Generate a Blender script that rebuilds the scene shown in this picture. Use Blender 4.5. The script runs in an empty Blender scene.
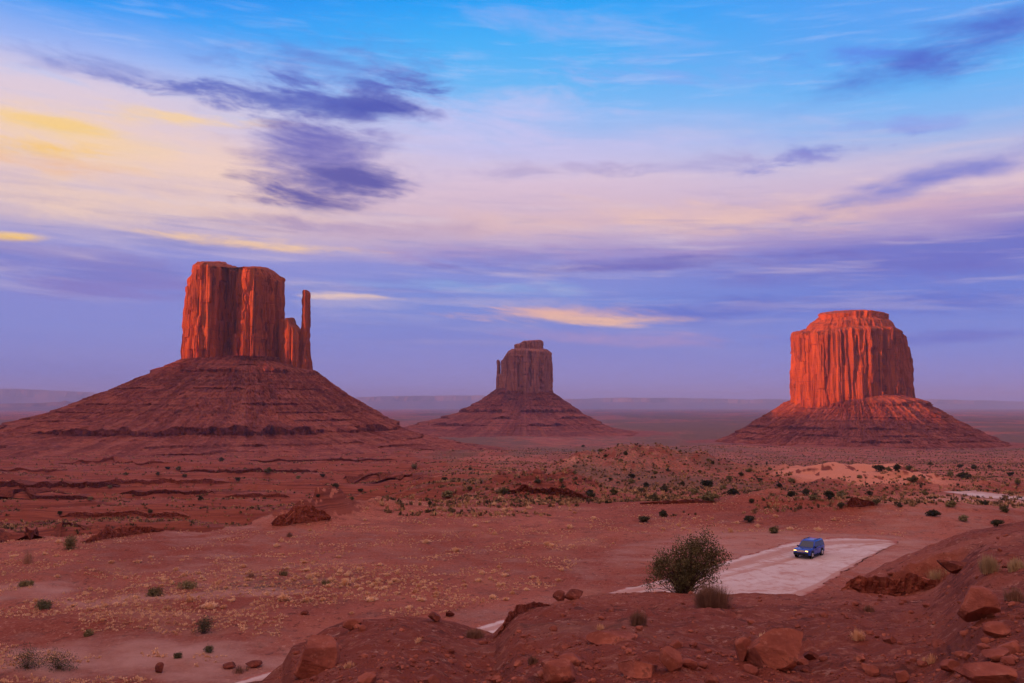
import bpy, bmesh, math, random
import numpy as np
from math import radians as R
from mathutils import Vector, Matrix, Euler

random.seed(7)
rng = np.random.default_rng(7)
C = bpy.context.scene.collection
SC = bpy.context.scene

# ------------------------------------------------------------------ camera
F = 853.0
PITCH = math.atan(63.5 / F)
cam_d = bpy.data.cameras.new("camera")
cam_d.lens = 36.0 * F / 1024.0
cam_d.sensor_width = 36.0
cam_d.clip_start = 0.3
cam_d.clip_end = 90000
cam = bpy.data.objects.new("camera", cam_d)
cam.location = (0, 0, 0)
cam.rotation_euler = (math.pi / 2 + PITCH, 0, 0)
C.objects.link(cam)
SC.camera = cam
SP, CP = math.sin(PITCH), math.cos(PITCH)


def uw(px, py):
    """slopes X/Y and Z/Y of the sight line through a point of the photograph"""
    a = (px - 512.0) / F
    v = (341.5 - py) / F
    fy = CP - v * SP
    return a / fy, (SP + v * CP) / fy


def at(px, py, Y):
    u, w = uw(px, py)
    return np.array([u * Y, Y, w * Y])


def zpx(py, Y):
    return uw(512, py)[1] * Y


def flat(px, py, z):
    u, w = uw(px, py)
    Y = z / w
    return (u * Y, Y)


# ------------------------------------------------------------------ light
SUN_AZ = 61.0      # degrees the sun stands left of straight behind the camera
SUN_EL = 4.0
SKY_STRENGTH = 0.1
SUN_STRENGTH = 5.0
BACK_SKY = 1.0                 # gain of the clear sky on the sunset side
REAR_FILL = (0.46, 0.24, 0.185)      # unseen warm fill added to the rear sky to lift the ambient light
HAZE_DENSITY = 5.2e-5
sd = bpy.data.lights.new("sun", 'SUN')
sd.energy = SUN_STRENGTH
sd.angle = R(0.5)
sd.color = (1.0, 0.31, 0.085)
sun = bpy.data.objects.new("sun", sd)
TO_SUN = Vector((-math.sin(R(SUN_AZ)) * math.cos(R(SUN_EL)), -math.cos(R(SUN_AZ)) * math.cos(R(SUN_EL)), math.sin(R(SUN_EL))))
sun.rotation_euler = TO_SUN.to_track_quat('Z', 'Y').to_euler()
C.objects.link(sun)

SC.view_settings.view_transform = 'Standard'
SC.view_settings.look = 'None'
EXPOSURE = 0.7
SC.view_settings.exposure = EXPOSURE
SC.view_settings.gamma = 1.0
SC.view_settings.use_curve_mapping = False
SC.cycles.use_denoising = True
SC.cycles.denoiser = 'OPENIMAGEDENOISE'
SC.cycles.denoising_input_passes = 'RGB_ALBEDO_NORMAL'
SC.cycles.denoising_prefilter = 'ACCURATE'
SC.cycles.max_bounces = 5
SC.cycles.diffuse_bounces = 3
SC.cycles.glossy_bounces = 3
SC.cycles.volume_bounces = 1
SC.cycles.use_adaptive_sampling = True
SC.cycles.adaptive_threshold = 0.02

# ------------------------------------------------------------------ world


class N:
    """a number socket with arithmetic that writes math nodes"""
    tree = None

    def __init__(self, s):
        self.s = s

    @staticmethod
    def m(op, *a, clamp=False):
        nd = N.tree.nodes.new('ShaderNodeMath')
        nd.operation = op
        nd.use_clamp = clamp
        for i, x in enumerate(a):
            if isinstance(x, N):
                N.tree.links.new(x.s, nd.inputs[i])
            else:
                nd.inputs[i].default_value = float(x)
        return N(nd.outputs[0])

    def __add__(s, o): return N.m('ADD', s, o)
    __radd__ = __add__
    def __sub__(s, o): return N.m('SUBTRACT', s, o)
    def __rsub__(s, o): return N.m('SUBTRACT', o, s)
    def __mul__(s, o): return N.m('MULTIPLY', s, o)
    __rmul__ = __mul__
    def __truediv__(s, o): return N.m('DIVIDE', s, o)
    def __pow__(s, o): return N.m('POWER', s, o)


def sstep(x, lo, hi, a=0.0, b=1.0):
    nd = N.tree.nodes.new('ShaderNodeMapRange')
    nd.interpolation_type = 'SMOOTHSTEP'
    N.tree.links.new(x.s, nd.inputs['Value'])
    nd.inputs['From Min'].default_value = lo
    nd.inputs['From Max'].default_value = hi
    nd.inputs['To Min'].default_value = a
    nd.inputs['To Max'].default_value = b
    return N(nd.outputs[0])


def comb(x, y, z=0.0):
    nd = N.tree.nodes.new('ShaderNodeCombineXYZ')
    for i, v in enumerate((x, y, z)):
        if isinstance(v, N):
            N.tree.links.new(v.s, nd.inputs[i])
        else:
            nd.inputs[i].default_value = v
    return nd.outputs[0]


def noise(vec, scale, detail=5, rough=0.55, dist=0.0):
    nd = N.tree.nodes.new('ShaderNodeTexNoise')
    nd.inputs['Scale'].default_value = scale
    nd.inputs['Detail'].default_value = detail
    nd.inputs['Roughness'].default_value = rough
    nd.inputs['Distortion'].default_value = dist
    if vec is not None:
        N.tree.links.new(vec, nd.inputs['Vector'])
    return N(nd.outputs['Fac'])


def lin(c):
    c = np.array(c, float) / 255.0
    return tuple(np.where(c <= 0.04045, c / 12.92, ((c + 0.055) / 1.055) ** 2.4))


def mixc(fac, a, b):
    nd = N.tree.nodes.new('ShaderNodeMix')
    nd.data_type = 'RGBA'
    nd.clamp_factor = True
    if isinstance(fac, N):
        N.tree.links.new(fac.s, nd.inputs[0])
    else:
        nd.inputs[0].default_value = fac
    for sock, v in ((nd.inputs[6], a), (nd.inputs[7], b)):
        if isinstance(v, (tuple, list)):
            sock.default_value = (*v[:3], 1)
        else:
            N.tree.links.new(v, sock)
    return nd.outputs[2]


def ramp(x, stops, interp='LINEAR'):
    nd = N.tree.nodes.new('ShaderNodeValToRGB')
    nd.color_ramp.interpolation = interp
    el = nd.color_ramp.elements
    while len(el) < len(stops):
        el.new(0.5)
    for e, (p, c) in zip(el, stops):
        e.position = p
        e.color = (*c, 1)
    N.tree.links.new(x.s, nd.inputs[0])
    return nd.outputs[0]


def ang(px, py):
    u, w = uw(px, py)
    return math.atan2(u, 1.0), math.atan2(w, math.hypot(u, 1.0))


world = bpy.data.worlds.new("World")
SC.world = world
world.use_nodes = True
T = world.node_tree
T.nodes.clear()
N.tree = T
bg = T.nodes.new('ShaderNodeBackground')
out = T.nodes.new('ShaderNodeOutputWorld')
T.links.new(bg.outputs[0], out.inputs[0])
bg.inputs[1].default_value = SKY_STRENGTH
tc = T.nodes.new('ShaderNodeTexCoord')
sep = T.nodes.new('ShaderNodeSeparateXYZ')
T.links.new(tc.outputs['Generated'], sep.inputs[0])
dx, dy, dz = (N(sep.outputs[i]) for i in range(3))
AZ = N.m('ARCTAN2', dx, dy)
EL = N.m('ARCSINE', dz)
# streaky fields, stretched along the horizon
wv = noise(comb(AZ * 3.0, EL * 9.0), 1.0, 4, 0.5)
wv2 = noise(comb(AZ * 3.0, EL * 9.0, 5.0), 1.0, 4, 0.5)
az = AZ + (wv - 0.5) * 0.10
el = EL + (wv2 - 0.5) * 0.035
ns = noise(comb(AZ * 7.0, EL * 36.0 + AZ * 4.0, 2.0), 1.0, 8, 0.64, 0.5)
nf = noise(comb(AZ * 12.0 + EL * 8.0, EL * 40.0, 9.0), 1.0, 8, 0.62, 0.35)
nt = noise(comb(AZ * 34.0 + EL * 10.0, EL * 96.0, 21.0), 1.0, 6, 0.65, 0.3)
nb = noise(comb(AZ * 3.0, EL * 14.0, 17.0), 1.0, 6, 0.55, 0.3)

sky = T.nodes.new('ShaderNodeTexSky')
sky.sky_type = 'NISHITA'
sky.sun_disc = False
sky.sun_elevation = R(SUN_EL)
sky.sun_rotation = R(180 + SUN_AZ)
sky.air_density = 1.0
sky.dust_density = 2.0
sky.ozone_density = 3.0


def e_of(py):
    return ang(512, py)[1]


TOP = e_of(-40)
stops_l, stops_r = [], []
# the clear air from the horizon up: left, middle and right of the view
L_ = [(470, (120, 110, 180)), (405, (158, 146, 206)), (385, (150, 144, 210)), (340, (138, 146, 218)), (300, (136, 142, 216)), (262, (146, 150, 218)),
      (235, (205, 185, 205)), (180, (238, 208, 206)), (120, (224, 208, 226)), (85, (160, 185, 246)), (45, (50, 158, 250)), (0, (2, 132, 242)), (-40, (0, 118, 232))]
M_ = [(470, (120, 110, 180)), (405, (156, 146, 210)), (385, (148, 146, 214)), (340, (128, 140, 216)), (300, (120, 146, 222)), (262, (138, 146, 218)),
      (225, (218, 186, 200)), (185, (222, 198, 220)), (150, (196, 196, 238)), (110, (138, 190, 249)), (85, (104, 186, 250)), (45, (70, 178, 251)), (0, (28, 164, 250)), (-40, (8, 140, 242))]
R_ = [(470, (110, 100, 175)), (405, (140, 134, 208)), (385, (136, 140, 214)), (340, (120, 142, 222)), (300, (104, 130, 218)), (262, (112, 116, 202)),
      (225, (212, 178, 200)), (190, (205, 192, 222)), (150, (135, 186, 246)), (110, (98, 182, 250)), (60, (92, 166, 246)), (0, (72, 158, 248)), (-40, (20, 130, 240))]


def el_ramp(tab):
    e0, e1 = e_of(470), TOP
    st = [((e_of(p) - e0) / (e1 - e0), lin(c)) for p, c in tab]
    st += []
    return ramp((el - e0) / (e1 - e0), st)


cl, cm, cr = el_ramp(L_), el_ramp(M_), el_ramp(R_)
base = mixc(sstep(az, ang(60, 200)[0], ang(500, 200)[0]), cl, cm)
base = mixc(sstep(az, ang(520, 200)[0], ang(960, 200)[0]), base, cr)
# higher up an unseen rosy fill is added to warm the ambient light
base = mixc(sstep(EL, e_of(-20), R(48)), base, (0.80, 0.56, 0.61))


def cloud(px, py, sx, sy, col, amount=1.0, k=0.9, lo=0.35, hi=0.85, nz=None, tilt=0.0):
    """one bank of cloud round a direction; sx, sy are its half sizes as seen"""
    global base
    a0, e0 = ang(px, py)
    ga = (az - a0) / (sx / F)
    ge = (el - e0) / (sy / F) if not tilt else (el - e0 - (az - a0) * tilt) / (sy / F)
    g = N.m('EXPONENT', (ga * ga + ge * ge) * -1.0)
    f = g + ((nz or ns) - 0.5) * (k * 1.9) * sstep(g, 0.01, 0.25)
    base = mixc(sstep(f + (nt - 0.5) * 0.5 * sstep(g, 0.02, 0.3), lo - 0.05, hi + 0.35) * min(1.0, amount * 1.12), base, lin(col))


# broad veils
cloud(470, 125, 150, 48, (214, 204, 244), 0.55, 1.6, 0.3, 1.1)
cloud(600, 150, 200, 20, (206, 200, 240), 0.5, 1.6, 0.3, 1.1)
cloud(560, 25, 120, 22, (150, 180, 246), 0.6, 1.6, 0.3, 1.1, tilt=-0.15)
cloud(700, 75, 150, 18, (140, 172, 245), 0.6, 1.6, 0.3, 1.1, tilt=-0.12)
cloud(120, 170, 260, 60, (252, 216, 190), 0.6, 1.2, 0.25, 1.0, nb)
cloud(60, 140, 130, 30, (254, 216, 160), 0.6, 1.4, 0.25, 1.0, ns)
cloud(120, 205, 200, 24, (250, 214, 188), 0.6, 1.2, 0.35, 1.0)
cloud(700, 218, 300, 20, (240, 200, 188), 0.75, 1.2, 0.3, 1.0)
cloud(560, 250, 260, 14, (170, 142, 196), 0.7, 1.2, 0.3, 1.0)
cloud(920, 188, 130, 12, (232, 205, 215), 0.7, 1.4, 0.3, 1.0)
# gold on the left
cloud(62, 128, 62, 7, (253, 212, 140), 0.9, 1.5, 0.35, 0.9)
cloud(40, 148, 75, 8, (254, 206, 122), 0.95, 1.4, 0.35, 0.9)
cloud(60, 166, 90, 10, (244, 198, 168), 0.8, 1.4, 0.35, 0.9)
cloud(200, 122, 90, 9, (250, 214, 168), 0.85, 1.5, 0.35, 0.9)
cloud(230, 238, 130, 7, (252, 208, 158), 0.8, 1.6, 0.35, 0.95)
cloud(10, 233, 30, 5, (254, 206, 110), 1.0, 1.0, 0.35, 0.7)
# violet bank low on the left and the band across the right
cloud(70, 268, 190, 20, (126, 124, 200), 0.7, 1.5, 0.3, 0.95)
cloud(110, 290, 150, 14, (136, 126, 198), 0.7, 1.6, 0.3, 0.95)
cloud(0, 245, 150, 10, (150, 140, 200), 0.6, 1.4, 0.35, 1.0)
cloud(960, 262, 260, 17, (106, 110, 198), 0.8, 1.2, 0.3, 0.95)
cloud(640, 262, 220, 9, (112, 110, 192), 0.8, 1.7, 0.35, 0.95)
cloud(480, 285, 180, 8, (140, 175, 228), 0.6, 1.7, 0.35, 0.95)
cloud(850, 305, 300, 14, (86, 108, 204), 0.7, 1.3, 0.3, 1.0)
cloud(950, 335, 200, 8, (92, 108, 204), 0.6, 1.5, 0.3, 1.0)
cloud(420, 302, 180, 8, (176, 172, 216), 0.7, 1.7, 0.35, 0.95)
cloud(360, 296, 60, 3.5, (240, 206, 190), 0.9, 1.4, 0.3, 0.9, tilt=-0.05)
cloud(545, 314, 95, 9, (238, 186, 172), 0.9, 1.4, 0.3, 0.9)
cloud(590, 320, 80, 7, (242, 192, 168), 0.9, 1.6, 0.3, 0.9)
cloud(610, 338, 130, 10, (170, 150, 205), 0.8, 1.5, 0.3, 0.95)
cloud(460, 345, 120, 4, (150, 150, 212), 0.6, 1.5, 0.3, 0.95)
for z_, sc_a, sc_e, c_, lo_, amt in ((31.0, 5.0, 60.0, (214, 196, 214), 265, 0.5), (37.0, 6.0, 75.0, (112, 126, 206), 270, 0.55), (43.0, 4.0, 46.0, (226, 206, 220), 205, 0.45), (47.0, 9.0, 80.0, (176, 200, 250), 90, 0.5)):
    nn_ = noise(comb(AZ * sc_a + EL * 3.0, EL * sc_e + AZ * 2.0, z_), 1.0, 7, 0.62, 0.3)
    e0_ = ang(512, lo_)[1]
    g_ = N.m('EXPONENT', ((el - e0_) / (58.0 / F)) * ((el - e0_) / (58.0 / F)) * -1.0)
    base = mixc(sstep(nn_, 0.48, 0.72) * g_ * amt, base, lin(c_))
# dark violet cloud, an upper bar and a column
cloud(110, 66, 85, 15, (92, 116, 204), 0.5, 1.3, 0.35, 0.95, nf)
cloud(335, 75, 110, 34, (100, 118, 206), 0.62, 1.4, 0.2, 1.0, nf)
cloud(335, 105, 100, 20, (84, 98, 188), 0.75, 1.2, 0.2, 0.9, nf)
cloud(340, 84, 110, 11, (84, 100, 192), 0.65, 1.9, 0.35, 0.95, nf)
cloud(270, 100, 130, 14, (90, 106, 194), 0.7, 1.9, 0.35, 0.95, nf)
cloud(358, 112, 62, 16, (80, 94, 184), 0.9, 1.5, 0.3, 0.9)
cloud(325, 145, 75, 22, (112, 112, 192), 0.9, 1.6, 0.3, 1.0)
cloud(325, 165, 76, 38, (118, 114, 190), 0.85, 0.8, 0.2, 0.9, nf)
cloud(326, 178, 75, 17, (98, 96, 172), 0.92, 1.3, 0.3, 0.85)
cloud(318, 200, 70, 14, (104, 98, 170), 0.9, 1.4, 0.3, 0.85)
cloud(300, 222, 110, 9, (150, 132, 188), 0.6, 1.7, 0.35, 0.95)
cloud(400, 228, 110, 14, (190, 164, 196), 0.7, 1.5, 0.3, 1.0)
# right hand streaks
cloud(965, 45, 130, 22, (76, 106, 208), 0.85, 0.9, 0.15, 1.0, nf, tilt=0.18)
cloud(850, 50, 60, 12, (92, 140, 236), 0.8, 1.5, 0.3, 1.0, nf)
cloud(815, 156, 80, 11, (112, 124, 212), 0.85, 1.7, 0.35, 0.95, nf, tilt=0.1)
cloud(700, 168, 130, 10, (176, 170, 218), 0.7, 1.7, 0.35, 0.95, nf)
cloud(930, 180, 140, 12, (112, 124, 210), 0.8, 0.8, 0.2, 1.0, nf, tilt=0.2)
cloud(560, 172, 110, 12, (186, 172, 212), 0.7, 1.7, 0.35, 0.95, nf)
cloud(880, 130, 110, 9, (140, 160, 236), 0.5, 1.7, 0.35, 0.95, nf)

sc_ = T.nodes.new('ShaderNodeVectorMath')
sc_.operation = 'SCALE'
T.links.new(base, sc_.inputs[0])
sc_.inputs['Scale'].default_value = 1.0 / SKY_STRENGTH / 2 ** EXPOSURE
# behind the camera: the clear evening air round the low sun
back = T.nodes.new('ShaderNodeVectorMath')
back.operation = 'SCALE'
T.links.new(sky.outputs[0], back.inputs[0])
back.inputs['Scale'].default_value = BACK_SKY
glow = T.nodes.new('ShaderNodeVectorMath')
glow.operation = 'ADD'
T.links.new(back.outputs[0], glow.inputs[0])
gv = T.nodes.new('ShaderNodeVectorMath')
gv.operation = 'SCALE'
gv.inputs[0].default_value = tuple(c / SKY_STRENGTH for c in REAR_FILL)  # added fill, brightens and warms the shaded ground
T.links.new((sstep(EL, R(6), R(50), 0.30, 1.45)).s, gv.inputs['Scale'])
T.links.new(gv.outputs[0], glow.inputs[1])
fin = mixc(sstep(dy, -0.35, 0.25), glow.outputs[0], sc_.outputs[0])
T.links.new(fin, bg.inputs[0])
world.cycles.sampling_method = 'MANUAL'
world.cycles.sample_map_resolution = 1024

# ------------------------------------------------------------------ noise in numpy


def _h(ix, iy, seed):
    h = (ix.astype(np.int64) * 374761393 + iy.astype(np.int64) * 668265263 + seed * 1274126177) & 0xffffffff
    h = ((h ^ (h >> 13)) * 1274126177) & 0xffffffff
    h = ((h ^ (h >> 16)) * 2246822519) & 0xffffffff
    return (h ^ (h >> 15)) & 0xffffffff


def pn(x, y, seed=0):
    x = np.asarray(x, float)
    y = np.asarray(y, float)
    x, y = np.broadcast_arrays(x, y)
    ix, iy = np.floor(x), np.floor(y)
    fx, fy = x - ix, y - iy
    ux, uy = fx * fx * fx * (fx * (fx * 6 - 15) + 10), fy * fy * fy * (fy * (fy * 6 - 15) + 10)

    def g(a, b, xx, yy):
        t = _h(a, b, seed) * (2 * math.pi / 4294967296.0)
        return np.cos(t) * xx + np.sin(t) * yy
    n00 = g(ix, iy, fx, fy)
    n10 = g(ix + 1, iy, fx - 1, fy)
    n01 = g(ix, iy + 1, fx, fy - 1)
    n11 = g(ix + 1, iy + 1, fx - 1, fy - 1)
    return 1.41 * ((n00 * (1 - ux) + n10 * ux) * (1 - uy) + (n01 * (1 - ux) + n11 * ux) * uy)


def fbm(x, y, seed=0, o=4, gain=0.5):
    s, a = 0, 1.0
    for i in range(o):
        s = s + a * pn(x * 2 ** i + 17.3 * i, y * 2 ** i - 9.1 * i, seed + i)
        a *= gain
    return s


def ridged(x, y, seed=0, o=4, gain=0.5):
    s, a = 0, 1.0
    for i in range(o):
        s = s + a * (1 - 2 * np.abs(pn(x * 2 ** i + 7.3 * i, y * 2 ** i - 3.1 * i, seed + i)))
        a *= gain
    return s


def ss(x, a, b):
    t = np.clip((x - a) / (b - a), 0, 1)
    return t * t * (3 - 2 * t)


# ------------------------------------------------------------------ terrain height
CREST = np.array([
    (-400, 800, 12), (-200, 760, 13), (0, 740, 14), (200, 706, 15), (268, 694, 17), (288, 676, 19), (298, 655, 20), (328, 638, 22), (362, 623, 24), (400, 618, 25), (440, 624, 25.5),
    (470, 635, 25), (494, 641, 24), (504, 629, 24.5), (518, 612, 27), (560, 602, 30), (640, 594, 33), (720, 598, 32), (800, 598, 33), (835, 591, 35),
    (860, 577, 39), (900, 557, 46), (930, 544, 50), (960, 533, 53), (1024, 521, 56), (1100, 510, 60), (1300, 492, 66), (1800, 480, 70)], float)
CU = (CREST[:, 0] - 512) / F
CY = CREST[:, 2]
CZ = np.array([zpx(p, y) for p, y in zip(CREST[:, 1], CREST[:, 2])])
FAR = np.array([(1, 16), (60, 16), (143, 16.2), (200, 20.5), (350, 30), (600, 42), (1000, 61), (1350, 71), (1500, 74), (2300, 81), (4000, 87), (10000, 98), (32000, 113)], float)
EDGE = np.array([(-400, 90), (0, 100), (80, 107), (160, 113), (240, 117), (290, 120), (340, 130), (400, 138), (500, 146), (700, 160)], float)

PAD_Z = -16.0
ROAD_A = [(60, 735), (170, 703), (275, 671), (400, 648), (500, 621), (560, 603.5), (620, 589), (680, 575), (720, 562.5), (770, 548), (800, 541), (835, 538), (868, 538.5), (897, 541)]
ROAD_B = [(40, 810), (180, 760), (290, 712), (400, 688), (510, 655), (580, 628), (645, 612), (700, 607), (742, 607), (782, 604), (812, 593), (838, 576), (866, 559), (899, 542.5)]
RA = np.array([flat(*p, PAD_Z) for p in ROAD_A])
RB = np.array([flat(*p, PAD_Z) for p in ROAD_B])


def resample(P, n):
    P = np.asarray(P, float)
    d = np.r_[0, np.cumsum(np.hypot(*np.diff(P[:, :2], axis=0).T))]
    t = np.linspace(0, d[-1], n)
    return np.stack([np.interp(t, d, P[:, i]) for i in range(P.shape[1])], 1)


def _curve(P, n):
    """index-matched smooth resampling"""
    P = np.asarray(P, float)
    k = np.arange(len(P))
    t = np.linspace(0, len(P) - 1, n)
    i = np.clip(t.astype(int), 0, len(P) - 2)
    f = (t - i)[:, None]
    g = lambda j: P[np.clip(j, 0, len(P) - 1)]
    p0, p1, p2, p3 = g(i - 1), g(i), g(i + 1), g(i + 2)
    return 0.5 * (2 * p1 + (p2 - p0) * f + (2 * p0 - 5 * p1 + 4 * p2 - p3) * f ** 2 + (3 * p1 - p0 - 3 * p2 + p3) * f ** 3)


_ra, _rb = _curve(RA, 60), _curve(RB, 60)
_rc = (_ra + _rb) / 2
_rw = np.hypot(*(_ra - _rb).T) / 2


def pad_mask(x, y):
    m = np.zeros(np.shape(x))
    sel = (y > 25) & (y < 115) & (np.abs(x) < 70)
    if not np.any(sel):
        return m
    xs, ys = x[sel], y[sel]
    mm = np.zeros(xs.shape)
    for (cx, cy), w in zip(_rc, _rw):
        d = np.hypot(xs - cx, ys - cy)
        mm = np.maximum(mm, 1 - ss(d, w * 1.05 + 1.2, w * 1.3 + 4.5))
    m[sel] = mm
    return m


def bump(x, y, px, Y, sx, sy, pw=2.0):
    cx = (px - 512) / F * Y
    q = ((x - cx) / sx) ** 2 + ((y - Y) / sy) ** 2
    return np.exp(-np.power(q, pw / 2))


def height(x, y, full=False):
    x = np.asarray(x, float)
    y = np.asarray(y, float)
    r = np.hypot(x, y)
    azm = np.arctan2(x, y)
    ac = np.clip(azm, -1.05, 1.05)
    u = np.tan(ac)
    Y = r * np.cos(ac)
    Yd = np.maximum(Y, 0.1)
    px = 512 + F * u
    pad = pad_mask(x, y)
    # far land
    w1 = fbm(x / 90.0, y / 90.0, 3, 4)
    far = -np.interp(np.log(Yd), np.log(FAR[:, 0]), FAR[:, 1])
    fr = ss(Y, 110, 260)
    far = far + fr * (2.2 * fbm(x / 70.0, y / 110.0, 11, 5) + ss(Y, 300, 900) * 3.5 * fbm(x / 320.0, y / 320.0, 13, 4))
    far = far + ss(Y, 2500, 9000) * 9 * fbm(x / 1800.0, y / 1800.0, 19, 3)
    # the wash beyond the left rim, with benches whose risers look back to the camera
    left = 1 - ss(px, 330, 470)
    ed = np.interp(px, EDGE[:, 0], EDGE[:, 1]) + 3.5 * fbm(x / 9.0, y / 9.0, 23, 4)
    cut = ss(Y, ed, ed + 5) * left * (1 - ss(Y, 420, 900))
    far = far - 9.5 * cut
    sw = (Y + 26 * fbm(x / 120.0, y / 60.0, 29, 4)) / 62.0
    saw = sw - np.floor(sw)
    tooth = np.where(saw < 0.10, saw / 0.10, (1 - saw) / 0.9)
    tooth = tooth - 0.5
    wz = ss(Y, 150, 210) * (1 - ss(Y, 950, 1250)) * (1 - ss(px, 330, 620))
    far = far + wz * tooth * (4.6 + 3.0 * pn(x / 80.0, y / 80.0, 31)) + wz * 0.9 * ridged(x / 26.0, y / 12.0, 33, 4)
    # humps and outcrops in the middle distance
    far = far + 11 * bump(x, y, 655, 340, 42, 60) * (1 + 0.35 * fbm(x / 16, y / 16, 37, 4))
    far = far + 3.0 * bump(x, y, 585, 310, 20, 40) * (1 + 0.4 * fbm(x / 12, y / 12, 38, 4))
    far = far + 6.0 * bump(x, y, 855, 270, 25, 40, 2.6) * (1 + 0.12 * fbm(x / 14, y / 14, 39, 4))
    far = far + 4.2 * bump(x, y, 540, 192, 14, 18, 3) * (1 + 0.6 * fbm(x / 5, y / 5, 41, 5))
    far = far + 1.6 * bump(x, y, 600, 175, 9, 11) * (1 + 0.3 * fbm(x / 5, y / 5, 42, 4))
    far = far + 4.6 * bump(x, y, 312, 128, 5.5, 8, 2.6) * (1 + 0.25 * fbm(x / 2.6, y / 2.6, 43, 5))
    far = far + 2.0 * bump(x, y, 370, 138, 9, 8) * (1 + 0.4 * fbm(x / 5, y / 5, 44, 4))
    far = far + 7 * bump(x, y, 490, 930, 170, 120, 3) * (1 + 0.2 * w1)
    far = far + 6 * bump(x, y, 690, 1300, 190, 160, 2)
    # broken red ground beyond the parking flat on the right
    rb = ss(px, 660, 800) * ss(Y, 112, 135) * (1 - ss(Y, 260, 380))
    rb = rb * (1 - bump(x, y, 1000, 142, 26, 22, 4))
    far = far + rb * (1.5 * fbm(x / 16.0, y / 10.0, 47, 5) + 0.8 * ridged(x / 30, y / 14, 48, 3) - 0.3)
    far = far + 1.6 * bump(x, y, 915, 126, 20, 8) + 1.2 * bump(x, y, 720, 138, 14, 7)
    pl = (1 - ss(Y, 105, 160)) * (1 - pad)
    far = far + pl * (0.22 * fbm(x / 5.0, y / 7.0, 51, 4) + 0.35 * fbm(x / 26.0, y / 34.0, 53, 3) + 0.05 * fbm(x / 1.1, y / 1.3, 55, 3))
    far = far + 0.35 * bump(x, y, 90, 64, 14, 2.5) * (1 - pad)
    m2 = bump(x, y, 1010, 166, 25, 22, 6)
    far = far * (1 - m2) - 18.2 * m2
    # the slope below the camera
    yc = np.interp(u, CU, CY)
    zc = np.interp(u, CU, CZ)
    k = (-1.6 - zc) / yc
    fore = -1.6 - k * Y
    over = np.maximum(Y - yc, 0)
    fore = np.where(Y > yc, zc - 0.12 * over - 0.05 * over ** 2, fore)
    fn = 0.16 * fbm(x / 2.6, y / 2.6, 61, 4) + 0.05 * fbm(x / 0.6, y / 0.6, 63, 3) + 0.10 * ridged(x / 2.4, y / 6.0, 64, 4)
    fore = fore + fn * ss(Y, 2, 12) * (1 - 0.45 * ss(Y, yc - 4, yc))
    hol = ss(px, 832, 862) * (1 - ss(px, 905, 985)) * np.maximum(0.173 - k, 0) * np.minimum(Y, 40) * (1 - ss(Y, 33.9, 34.6))
    fore = fore - hol
    back = ss(np.abs(azm), 1.05, 1.6)
    fore = fore * (1 - back) + back * (-1.7 - 0.015 * r + 0.2 * fbm(x / 9, y / 9, 65, 3))
    fore = np.where(back > 0, np.minimum(fore, -1.5), fore)
    kk = 0.5
    d = np.clip(0.5 + 0.5 * (fore - far) / kk, 0, 1)
    z = far * (1 - d) + fore * d + kk * d * (1 - d)
    z = z * (1 - pad * (1 - d)) + PAD_Z * pad * (1 - d)
    if full:
        return z, dict(px=px, Y=Y, d=d, pad=pad, wz=wz, ed=ed, left=left, cut=cut)
    return z


_YS = np.exp(np.linspace(math.log(4), math.log(9000), 2600))


def hit(px, py):
    """where the sight line meets the ground"""
    u, w = uw(px, py)
    z = height(u * _YS, _YS)
    below = w * _YS < z
    if not below.any():
        return None
    i = int(np.argmax(below))
    if i == 0:
        Yh = _YS[0]
    else:
        a = w * _YS[i - 1] - z[i - 1]
        b = w * _YS[i] - z[i]
        Yh = _YS[i - 1] + (_YS[i] - _YS[i - 1]) * a / (a - b)
    return np.array([u * Yh, Yh, float(height(np.array([u * Yh]), np.array([Yh]))[0])])


# ------------------------------------------------------------------ mesh helpers


def link_mesh(name, V, faces, mat=None, parent=None, smooth=True, attrs=None):
    """V: (n,3); faces: list of integer arrays, one per polygon size"""
    me = bpy.data.meshes.new(name)
    V = np.asarray(V, np.float32)
    if not isinstance(faces, (list, tuple)):
        faces = [faces]
    faces = [np.asarray(f, np.int32) for f in faces if len(f)]
    me.vertices.add(len(V))
    me.vertices.foreach_set('co', V.ravel())
    tot = np.concatenate([np.full(len(f), f.shape[1], np.int32) for f in faces])
    li = np.concatenate([f.ravel() for f in faces])
    me.loops.add(len(li))
    me.loops.foreach_set('vertex_index', li)
    me.polygons.add(len(tot))
    me.polygons.foreach_set('loop_start', np.r_[0, np.cumsum(tot)[:-1]].astype(np.int32))
    me.polygons.foreach_set('loop_total', tot)
    me.update(calc_edges=True)
    me.polygons.foreach_set('use_smooth', np.full(len(tot), smooth))
    for nm, arr in (attrs or {}).items():
        a = me.color_attributes.new(nm, 'FLOAT_COLOR', 'POINT')
        a.data.foreach_set('color', np.asarray(arr, np.float32).ravel())
    me.validate()
    if mat:
        me.materials.append(mat)
    o = bpy.data.objects.new(name, me)
    C.objects.link(o)
    if parent:
        o.parent = parent
    return o


def grid_faces(n, m, wrap=False, off=0):
    """n rows of m columns"""
    i = np.arange(n - 1)[:, None]
    j = np.arange(m if wrap else m - 1)[None, :]
    a = i * m + j
    b = i * m + (j + 1) % m
    return (np.stack([a, b, b + m, a + m], -1).reshape(-1, 4) + off)


def tag(o, label=None, cat=None, group=None, kind=None):
    if label:
        o['label'] = label
    if cat:
        o['category'] = cat
    if group:
        o['group'] = group
    if kind:
        o['kind'] = kind
    return o


def empty(name, loc, rz=0.0):
    o = bpy.data.objects.new(name, None)
    o.location = loc
    o.rotation_euler = (0, 0, rz)
    o.empty_display_size = 0.2
    C.objects.link(o)
    return o


# ------------------------------------------------------------------ materials


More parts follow.
